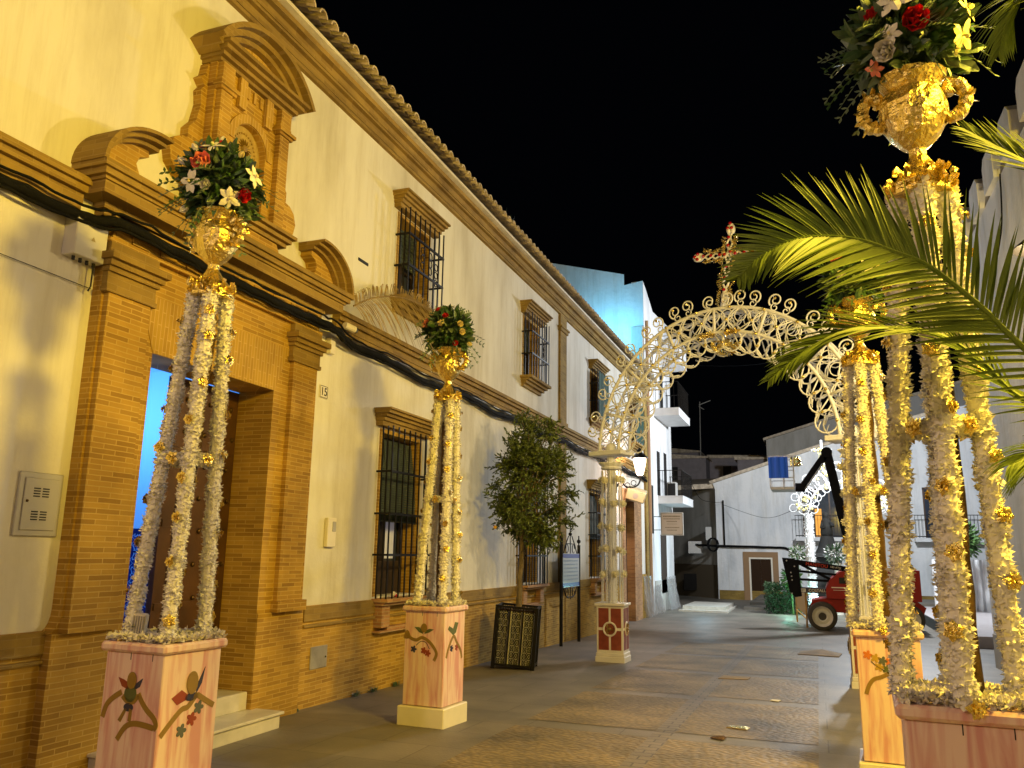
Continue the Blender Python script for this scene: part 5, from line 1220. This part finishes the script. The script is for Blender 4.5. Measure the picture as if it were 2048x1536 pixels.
o=thing('gas_meter_cabinet','small dark grille cabinet set in the olive dado of the alley','cabinet',(-5.7,40,0)); b=MB(); b.box(-6.0,-5.4,39.9,40.1,.0,.75,); b.build('casing',M['iron'],o)
o=thing('utility_box','grey utility box with a coil of cable on the alley corner','electrical box',(-4.9,39,2)); b=MB(); b.box(-5.6,-5.0,38.9,39.2,1.7,2.25); b.box(-4.75,-4.5,38.6,38.8,2.3,2.9); b.build('casing',M['greybox'],o)
b=MB()
for k in range(5): b.tube([(-4.45+.02*k+.22*math.cos(t*.6),38.35,2.1+.3*math.sin(t*.6)) for t in range(11)],.02,5)
b.build('cable_coil',M['cable'],o)
cable('street_cable','thick black cable stepping along the far white house',[(-5.6,39.2,2.1),(-4.3,38.4,2.05),(-1.9,38.42,2.0),(-1.2,38.42,1.95),(-.7,38.42,1.6),(-.1,38.42,1.6)],.05,M['cable'],6,wob=.01)
cable('street_cable','upright black cable on the left of the far white house',[(-3.9,38.42,2.05),(-3.9,38.42,4.1)],.035,M['cable'],6,wob=.005)
cable('overhead_wire','thin wire strung from the upright cable to the second arch',[(-3.9,38.4,3.9),(-2,36,3.2),(-.7,31,3.25)],.008,M['cable'],5,wob=0)
cable('overhead_wire','thin wire hanging between the street corner balcony and the far house',[(WX+.8,31,4.3),(-4.4,35,3.9),(-3.9,38.4,4.0)],.010,M['cable'],5,wob=0)
cable('overhead_wire','faint long wire crossing the night sky under the arch',[(-4.3,30,8.6),(-1,29,8.3),(2.8,27,9.2)],.006,M['cable'],4,wob=0)
BK=[(-9.0,-6.0,50,7.4,.9),(-6.0,-2.6,52,7.6,.4),(-9.5,-7.2,56,8.5,1),(-3.9,-2.2,47,6.9,.3)]
labs=['flat dark grey rooftop block left of the antenna mast','long low dark house under the black sky behind the alley','small dark attic block behind the antenna mast','little pink-grey block peeping out left of the upper house']
M['farwall']=mat('dusky_render',(.26,.23,.24),.9,var=.1)
for (x0,x1,y,z,s),lb in zip(BK,labs):
    o=thing('distant_house',lb,'house',((x0+x1)/2,y,0),group='dim houses behind the alley'); b=MB(); b.box(x0,x1,y,y+3,3,z); b.build('wall',M['farwall'],o)
    b=MB(); b.prism([(x0-.15,z),(x1+.15,z),(x1+.15,z+.1),(x0-.15,z+.1+.3*s)],lambda u,v,w_:(u,w_,v),y-.15,y+3); b.build('roof',M['tile'],o)
    b=MB(); b.box(x0+.8,x0+1.3,y-.02,y,z-1.3,z-.5); b.build('window',M['dark'],o)
o=thing('antenna_mast','thin television antenna mast on a roof against the black sky','antenna',(-6.3,50,7.4))
b=MB(); b.tube([(-6.3,50,7.3),(-6.25,50,10.9)],.03,5); b.tube([(-6.3,50,10.7),(-5.6,50,10.95)],.03,5); b.tube([(-6.3,50,10.6),(-6.0,50,10.4)],.03,5); b.build('mast',M['grey'],o)
# low kerbed platform and steps
o=struct(MB().box(-4.5,-3.05,29.5,32.5,-.35,-.12).box(-4.6,-2.95,29.2,32.8,-.35,-.24).build('pavement_platform',M['stone']))
o=struct(MB().box(-2.6,-1.9,31.5,37.8,-.35,-.20).box(-2.5,-1.4,33.0,37.9,-.35,-.10).box(-2.4,5,34.5,38.0,-.35,-.02).build('pavement_steps',M['slab']))
# ================================================================= BOOM LIFT
BY=24.0
M['lblack']=mat('black_lift_paint',(.008,.008,.010),.8,spec=.08); M['lred']=mat('red_lift_paint',(.27,.010,.009),.5,spec=.2,var=.08); M['lnavy']=mat('navy_band',(.012,.014,.05),.4)
M['tyre']=mat('dusty_tyre',(.06,.052,.045),.85,0,.5,40); M['rim']=mat('white_rim',(.60,.56,.48),.5,var=.08); M['lblue']=mat('blue_tarpaulin',(.004,.10,.70),.55); M['steelbright']=mat('bare_steel',(.50,.50,.50),.6,.3)
LF=thing('boom_lift','red and black articulated boom lift with a blue-draped basket, parked across the square','boom lift',(.6,BY,-.3))
def wheel(x,y):
    Mx=Matrix.Translation((x,y,.06)) @ Matrix.Rotation(-PI/2,4,'X')
    b=MB(); b.lathe([(.24,-.14),(.34,-.14),(.375,-.10),(.38,0),(.375,.10),(.34,.14),(.24,.14)],26,M=Mx @ Matrix.Rotation(PI,4,'X')); wh=b.build('wheel',M['tyre'],LF)
    b=MB(); b.lathe([(.0,.0),(.10,.02),(.13,.05),(.20,.03),(.255,.10),(.262,.12),(.262,.0)],24,M=Mx @ Matrix.Translation((0,0,-.12)) @ Matrix.Scale(-1,4,(0,0,1))); 
    b.lathe([(.0,.16),(.235,.15),(.262,.165),(.262,.1)],24,M=Mx); b.build('rim',M['rim'],wh)
    b=MB()
    b.lathe([(0,.175),(.07,.17),(.07,.14)],10,M=Mx)
    for k in range(8):
        a=2*PI*k/8; b.sphere(Mx @ Vector((.10*math.cos(a),.10*math.sin(a),.165)),.018,6,4)
        b.prism([(.05*math.cos(a-.2),.05*math.sin(a-.2)),(.12*math.cos(a),.12*math.sin(a)),(.05*math.cos(a+.2),.05*math.sin(a+.2))],lambda u,v,w_:Mx @ Vector((u,v,w_)),.15,.168)
    b.build('hub',M['lblack'],wh)
for x,y in ((.05,BY),(2.15,BY),(.05,BY+1.7),(2.15,BY+1.7)): wheel(x,y)
py=lambda y0,y1:(lambda u,v,w_:(u,w_,v))
b=MB(); b.prism([(-.25,.18),(2.5,.10),(2.6,.35),(2.4,.50),(.6,.50),(.3,.55),(-.2,.45)],lambda u,v,w_:(u,w_,v),BY+.18,BY+1.5); b.build('chassis',M['lred'],LF)
b=MB(); b.prism([(.18,.52),(2.5,.50),(2.5,1.30),(1.2,1.35),(.55,1.22),(.28,1.0),(.18,.78)],lambda u,v,w_:(u,w_,v),BY+.05,BY+1.6); cv=b.build('engine_cover',M['lred'],LF)
b=MB(); b.box(.52,.68,BY+.03,BY+.05,.92,1.08); b.box(.75,1.4,BY+.03,BY+.05,.55,.72); b.build('vent',M['dark'],cv)
b=MB(); b.box(.32,.75,BY+.035,BY+.05,.80,.825); b.box(.36,.9,BY+.035,BY+.05,.74,.75); b.build('decal',M['white_paint'],cv)
# folded lower boom: slanted end plate and three rails
b=MB(); b.prism([(-.92,1.58),(-.60,1.56),(-.50,1.40),(-.45,.55),(-.62,.52),(-.76,.66)],lambda u,v,w_:(u,w_,v),BY+.25,BY+.60); ep=b.build('boom_knuckle',M['lblack'],LF)
b=MB()
for x,z in ((-.80,1.50),(-.70,1.18),(-.69,1.08),(-.68,.98),(-.60,1.35),(-.70,.62)): b.sphere((x,BY+.245,z),.022,7,5)
b.build('bolt',M['steelbright'],ep)
def bar(x0,z0,x1,z1,h,y0=BY+.28,y1=BY+.56):
    b=MB(); a=math.atan2(z1-z0,x1-x0); nx,nz=-math.sin(a)*h/2,math.cos(a)*h/2
    b.prism([(x0+nx,z0+nz),(x0-nx,z0-nz),(x1-nx,z1-nz),(x1+nx,z1+nz)],lambda u,v,w_:(u,w_,v),y0,y1); return b
top_=bar(-.85,1.50,1.2,1.24,.14).build('boom_rail',M['lblack'],LF); bar(-.5,1.22,.75,1.12,.06).build('boom_rail',M['lblack'],LF); bar(-.5,1.0,.6,.96,.06).build('boom_rail',M['lblack'],LF)
low_=bar(-.5,.72,.35,.70,.14).build('boom_rail',M['lnavy'],LF); bar(-.42,1.40,.30,1.02,.07).build('boom_link',M['lblack'],LF)
FYm=Matrix(((1,0,0,0),(0,0,-1,0),(0,1,0,0),(0,0,0,1)))
text_mesh('COSTALUZ',.105,M['white_paint'],low_,Matrix.Translation((.0,BY+.275,.71)) @ FYm)
b=MB(); b.box(-.47,-.34,BY+.272,BY+.279,.66,.76); b.build('logo_square',M['greybox'],low_); text_mesh('ET',.07,M['lnavy'],low_,Matrix.Translation((-.405,BY+.270,.71)) @ FYm)
M['redtxt']=mat('red_letters',(.55,.03,.015),.5)
text_mesh('MANITOU',.125,M['redtxt'],top_,Matrix.Translation((-.02,BY+.275,1.39)) @ Matrix.Rotation(math.radians(7.2),4,'Y') @ FYm); text_mesh('180 ATJ2',.075,M['greybox'],top_,Matrix.Translation((.46,BY+.275,1.335)) @ Matrix.Rotation(math.radians(7.2),4,'Y') @ FYm)
# upper arms
bar(.98,1.2,.42,4.55,.24,BY+.3,BY+.55).build('upper_arm',M['lblack'],LF); bar(1.0,2.2,1.12,1.3,.08,BY+.3,BY+.5).build('hydraulic_hose',M['lblack'],LF)
b=MB(); b.tube([(.42,BY+.28,4.50),(.42,BY+.58,4.50)],.15,14); b.build('arm_joint',M['lblack'],LF)
bar(.44,4.52,-.30,3.50,.19,BY+.3,BY+.5).build('jib',M['lblack'],LF); b=MB(); b.tube([(.30,BY+.28,4.18),(-.20,BY+.28,3.48)],.022,7); b.build('hydraulic_rod',M['steelbright'],LF)
b=MB(); b.bbox(-.46,-.22,BY+.2,BY+.6,3.42,3.64,.01); b.build('basket_mount',M['lblack'],LF)
b=MB(); b.bbox(-1.10,-.46,BY-.35,BY+.65,3.42,3.50,.01); bk=b.build('basket_floor',M['steelbright'],LF)
b=MB()
for x in (-1.1,-.75,-.48):
    for y in (BY-.35,BY+.65): b.tube([(x,y,3.45),(x,y,4.35)],.016,6)
for z in (3.75,4.05,4.35):
    for y in (BY-.35,BY+.65): b.tube([(-1.1,y,z),(-.48,y,z)],.016,6)
    for x in (-1.1,-.48): b.tube([(x,BY-.35,z),(x,BY+.65,z)],.016,6)
b.build('basket_rail',M['steelbright'],bk)
b=MB(); n=10; vs=[]
for k in range(n+1):
    x=-1.13+.52*k/n; y=BY-.39-.012*math.sin(k*1.8); vs+=[(x,y,3.74),(x,y,4.32),(x,y+.012,3.74),(x,y+.012,4.32)]
b.add(vs,[f for k in range(n) for f in ((4*k,4*k+4,4*k+5,4*k+1),(4*k+2,4*k+3,4*k+7,4*k+6),(4*k+1,4*k+5,4*k+7,4*k+3),(4*k,4*k+2,4*k+6,4*k+4))]); b.build('tarpaulin',M['lblue'],bk)
b=MB()
for k in range(7):
    c=Vector((-.42+.08*math.cos(k),BY-.1+.05*k,4.22+.06*math.sin(2*k))); b.sphere(c,.09,7,5,jit=.8)
b.build('foil_bundle',M['gold'],bk)
# ================================================================= SECOND ARCH, MONUMENT, HEDGE, BARRIER
rnd=random.Random(44)
S0=Vector((-.20,30,0)); 
SA=thing('small_lace_arch','smaller white lace arch glowing blue-white behind the boom lift','arch',(-.2,30,-.3))
M['icewhite']=mat('white_cord',(.80,.80,.80),.6); 
b=MB(); b.tube([(-.2,30,-.3),(-.2,30,3.1)],[.13]*2,12)
for k in range(90):
    for j in range(5): a=rnd.uniform(0,6.3); b.petal((-.2+.12*math.cos(a),30+.12*math.sin(a),-.25+3.3*k/90),(math.cos(a),math.sin(a),.3),(0,0,1),.06,.05,.2)
b.build('post',M['icewhite'],SA); b=MB(); b.tube([(1.95,30,-.3),(1.95,30,3.1)],.13,12); b.build('post',M['icewhite'],SA)
def sp(r,deg,y): a=math.radians(deg); return (.875+r*math.cos(a),y,3.15+r*math.sin(a))
b=MB()
for y in (29.85,30.15):
    for r in (1.40,1.02): b.tube([sp(r,180-6*k,y) for k in range(31)],.02,6)
    for k in range(13):
        a=176-14*k; c=sp(1.21,a,y); b.tube([(c[0]+.19*math.cos(t*.45),y,c[2]+.19*math.sin(t*.45)) for t in range(14)],.014,5,closed=True)
        c=sp(1.55,a,y); b.tube([(c[0]+.13*math.cos(t*.45),y,c[2]+.13*math.sin(t*.45)) for t in range(14)],.012,5,closed=True)
        c=sp(.88,a,y); b.tube([(c[0]+.13*math.cos(t*.45),y,c[2]+.13*math.sin(t*.45)) for t in range(14)],.012,5,closed=True)
for s in (-1,1):
    for x,z in ((-.2,3.5),(-.05,3.75),(-.38,3.4),(-.35,3.7)): 
        xx=.875+s*(.875-(-.2)) if False else (x if s<0 else 1.75-x)
        b.tube([(xx+.20*math.cos(t*.45),30,z+.34*math.sin(t*.45)) for t in range(14)],.016,5,closed=True)
b.build('arch_lattice',M['icewhite'],SA)
b=MB()
for k in range(60):
    a=rnd.uniform(0,180); r=rnd.uniform(.9,1.5); c=sp(r,a,29.8); gold_flower(b,c,(0,-1,.2),.05)
for k in range(120):
    t=rnd.random(); c=(.35+rnd.uniform(-.09,.09),29.9,4.55+t*.95) if t<.8 else (.35+rnd.uniform(-.32,.32),29.9,5.25+rnd.uniform(-.06,.06)); b.petal(c,(rnd.uniform(-1,1),-1,rnd.uniform(-1,1)),(0,0,1),.07,.05,.3)
b.build('gold_flowers',mat('pale_gold_flower',(.75,.66,.25),.4,.2),SA)
b=MB(); b.tube([(.35,29.95,4.5),(.35,29.95,5.6)],.04,6); b.tube([(.02,29.95,5.25),(.68,29.95,5.25)],.04,6); b.build('cross',M['icewhite'],SA)
MO=thing('bronze_monument','dark bronze robed statue on a flaring stone pedestal behind the boom lift','monument',(.38,32,-.3))
M['bronze']=mat('dark_bronze',(.035,.034,.032),.8,0,.3,20); M['darkstone']=mat('dark_granite',(.05,.048,.046),.85,0,.2,20)
b=MB(); b.lathe([(.62,0),(.62,1.9),(.66,1.92),(.66,2.02),(.60,2.04)],4,(.38,32,-.3),M=Matrix.Translation((.38,32,0)) @ Matrix.Rotation(PI/4,4,'Z') @ Matrix.Translation((-.38,-32,0))); b.build('plinth',M['darkstone'],MO)
b=MB(); b.lathe([(.62,0),(.50,.05),(.42,.16),(.33,.34),(.26,.55),(.22,.72),(.20,.74)],20,(.38,32,1.62)); b.build('pedestal',M['darkstone'],MO)
b=MB(); b.lathe([(.20,0),(.21,.15),(.19,.35),(.17,.50),(.15,.60),(.08,.64),(.075,.68),(.10,.73),(.105,.79),(.085,.85),(.0,.88)],16,(.38,32,2.34),.06)
b.tube([(.50,31.9,2.85),(.62,31.85,2.72),(.52,31.8,2.75)],[.06,.05,.035],8); b.tube([(.26,31.9,2.85),(.20,31.85,2.66),(.33,31.8,2.66)],[.06,.05,.035],8)
b.build('statue',M['bronze'],MO,smooth=True)
def shrub(name,label,c,r,n,ml,fl=None,L_=.12,cat='plant',box=None,group=None):
    o=thing(name,label,cat,(c[0],c[1],-.3),group=group); b=MB(); f=MB()
    for k in range(n):
        if box: p=Vector((rnd.uniform(*box[0]),rnd.uniform(*box[1]),rnd.uniform(*box[2]))); v=Vector((rnd.uniform(-1,1),rnd.uniform(-1,1),rnd.uniform(-.5,1)))
        else: v=Vector((rnd.gauss(0,1),rnd.gauss(0,1),rnd.gauss(0,1))).normalized(); p=Vector(c)+v*r*rnd.uniform(.3,1)
        q=f if fl and rnd.random()<.3 else b; q.petal(p,v,(rnd.uniform(-1,1),rnd.uniform(-1,1),rnd.uniform(-1,1)),L_,L_*.45,.2)
    b.tube([(c[0],c[1],-.3),(c[0],c[1],c[2])],.03,6); b.build('foliage',ml,o)
    if fl: f.build('blossoms',fl,o)
    return o
M['green']=mat('vivid_leaf',(.05,.12,.03),.5,col2=(.10,.18,.05),vscale=4); M['hedge']=mat('hedge_leaf',(.02,.05,.02),.55,col2=(.05,.09,.03),vscale=3)
shrub('box_hedge','clipped green hedge trough lit from inside beside the boom lift',(-1.2,30,.2),.3,3600,M['hedge'],None,.08,'hedge',((-1.75,-.62),(29.7,30.4),(-.3,.72)))
shrub('fern','bright lit fern rising out of the hedge trough',(-.85,29.65,.9),.28,200,M['green'],None,.18,'plant')
shrub('white_bouquet','white flower bouquet left of the glowing arch post',(-.62,30,1.75),.26,260,M['green'],M['fwhite'],.10,'flowers')
shrub('white_bouquet','large white flower bouquet standing before the monument pedestal',(.62,30.6,1.72),.34,420,M['leaf'],M['fwhite'],.11,'flowers')
o=thing('flower_stand','small white stand under the monument bouquet','stand',(.62,30.6,-.3)); b=MB(); b.lathe([(.14,-.3),(.10,0),(.08,1.2),(.16,1.42)],10,(.62,30.6,0)); b.build('stand',M['white_paint'],o)
o=thing('safety_barrier','yellow-orange folding barrier in front of the lift wheel','barrier',(-.35,25.5,-.3))
M['barr']=mat('orange_barrier_paint',(.50,.27,.05),.5)
b=MB(); A=Vector((-.66,26.6,-.3)); B_=Vector((-.36,24.6,-.3))
for p in (A,B_): b.tube([p,p+Vector((0,0,1.0))],.025,6)
for z in (.35,1.0): b.tube([A+Vector((0,0,z)),B_+Vector((0,0,z-(.12 if z<.5 else 0)))],.02,6)
b.build('frame',M['barr'],o); b=MB(); b.add([A+Vector((0,0,.42)),B_+Vector((0,0,.32)),B_+Vector((0,0,.95)),A+Vector((0,0,.95))],[(0,1,2,3)]); b.build('panel',M['barr'],o)
# glimpse of the stage between the garlands
o=thing('stage_platform','pale tiled stage platform seen between the near garlands','stage',(4.2,27,0)); b=MB(); b.box(2.95,7,21,33,-.3,-.05); b.build('floor',mat('pale_stage_tile',(.55,.50,.50),.3,var=.1),o); b=MB(); b.box(2.9,2.95,21,33,-.3,-.03); b.build('edge',M['dark'],o)
o=thing('stage_curtain','white gathered curtain behind the stage, lit pale blue','curtain',(4.4,31,0)); b=MB(); vs=[]
for k in range(61):
    x=3.6+1.8*k/60; y=31+.05*math.sin(k*.9); vs+=[(x,y,-.05),(x,y,1.6)]
b.add(vs,[(2*k,2*k+2,2*k+3,2*k+1) for k in range(60)]); b.build('cloth',M['icewhite'],o)
shrub('potted_fern','dark green shrub above the stage curtain',(4.4,30,2.2),.55,500,M['green'],None,.18,'plant')
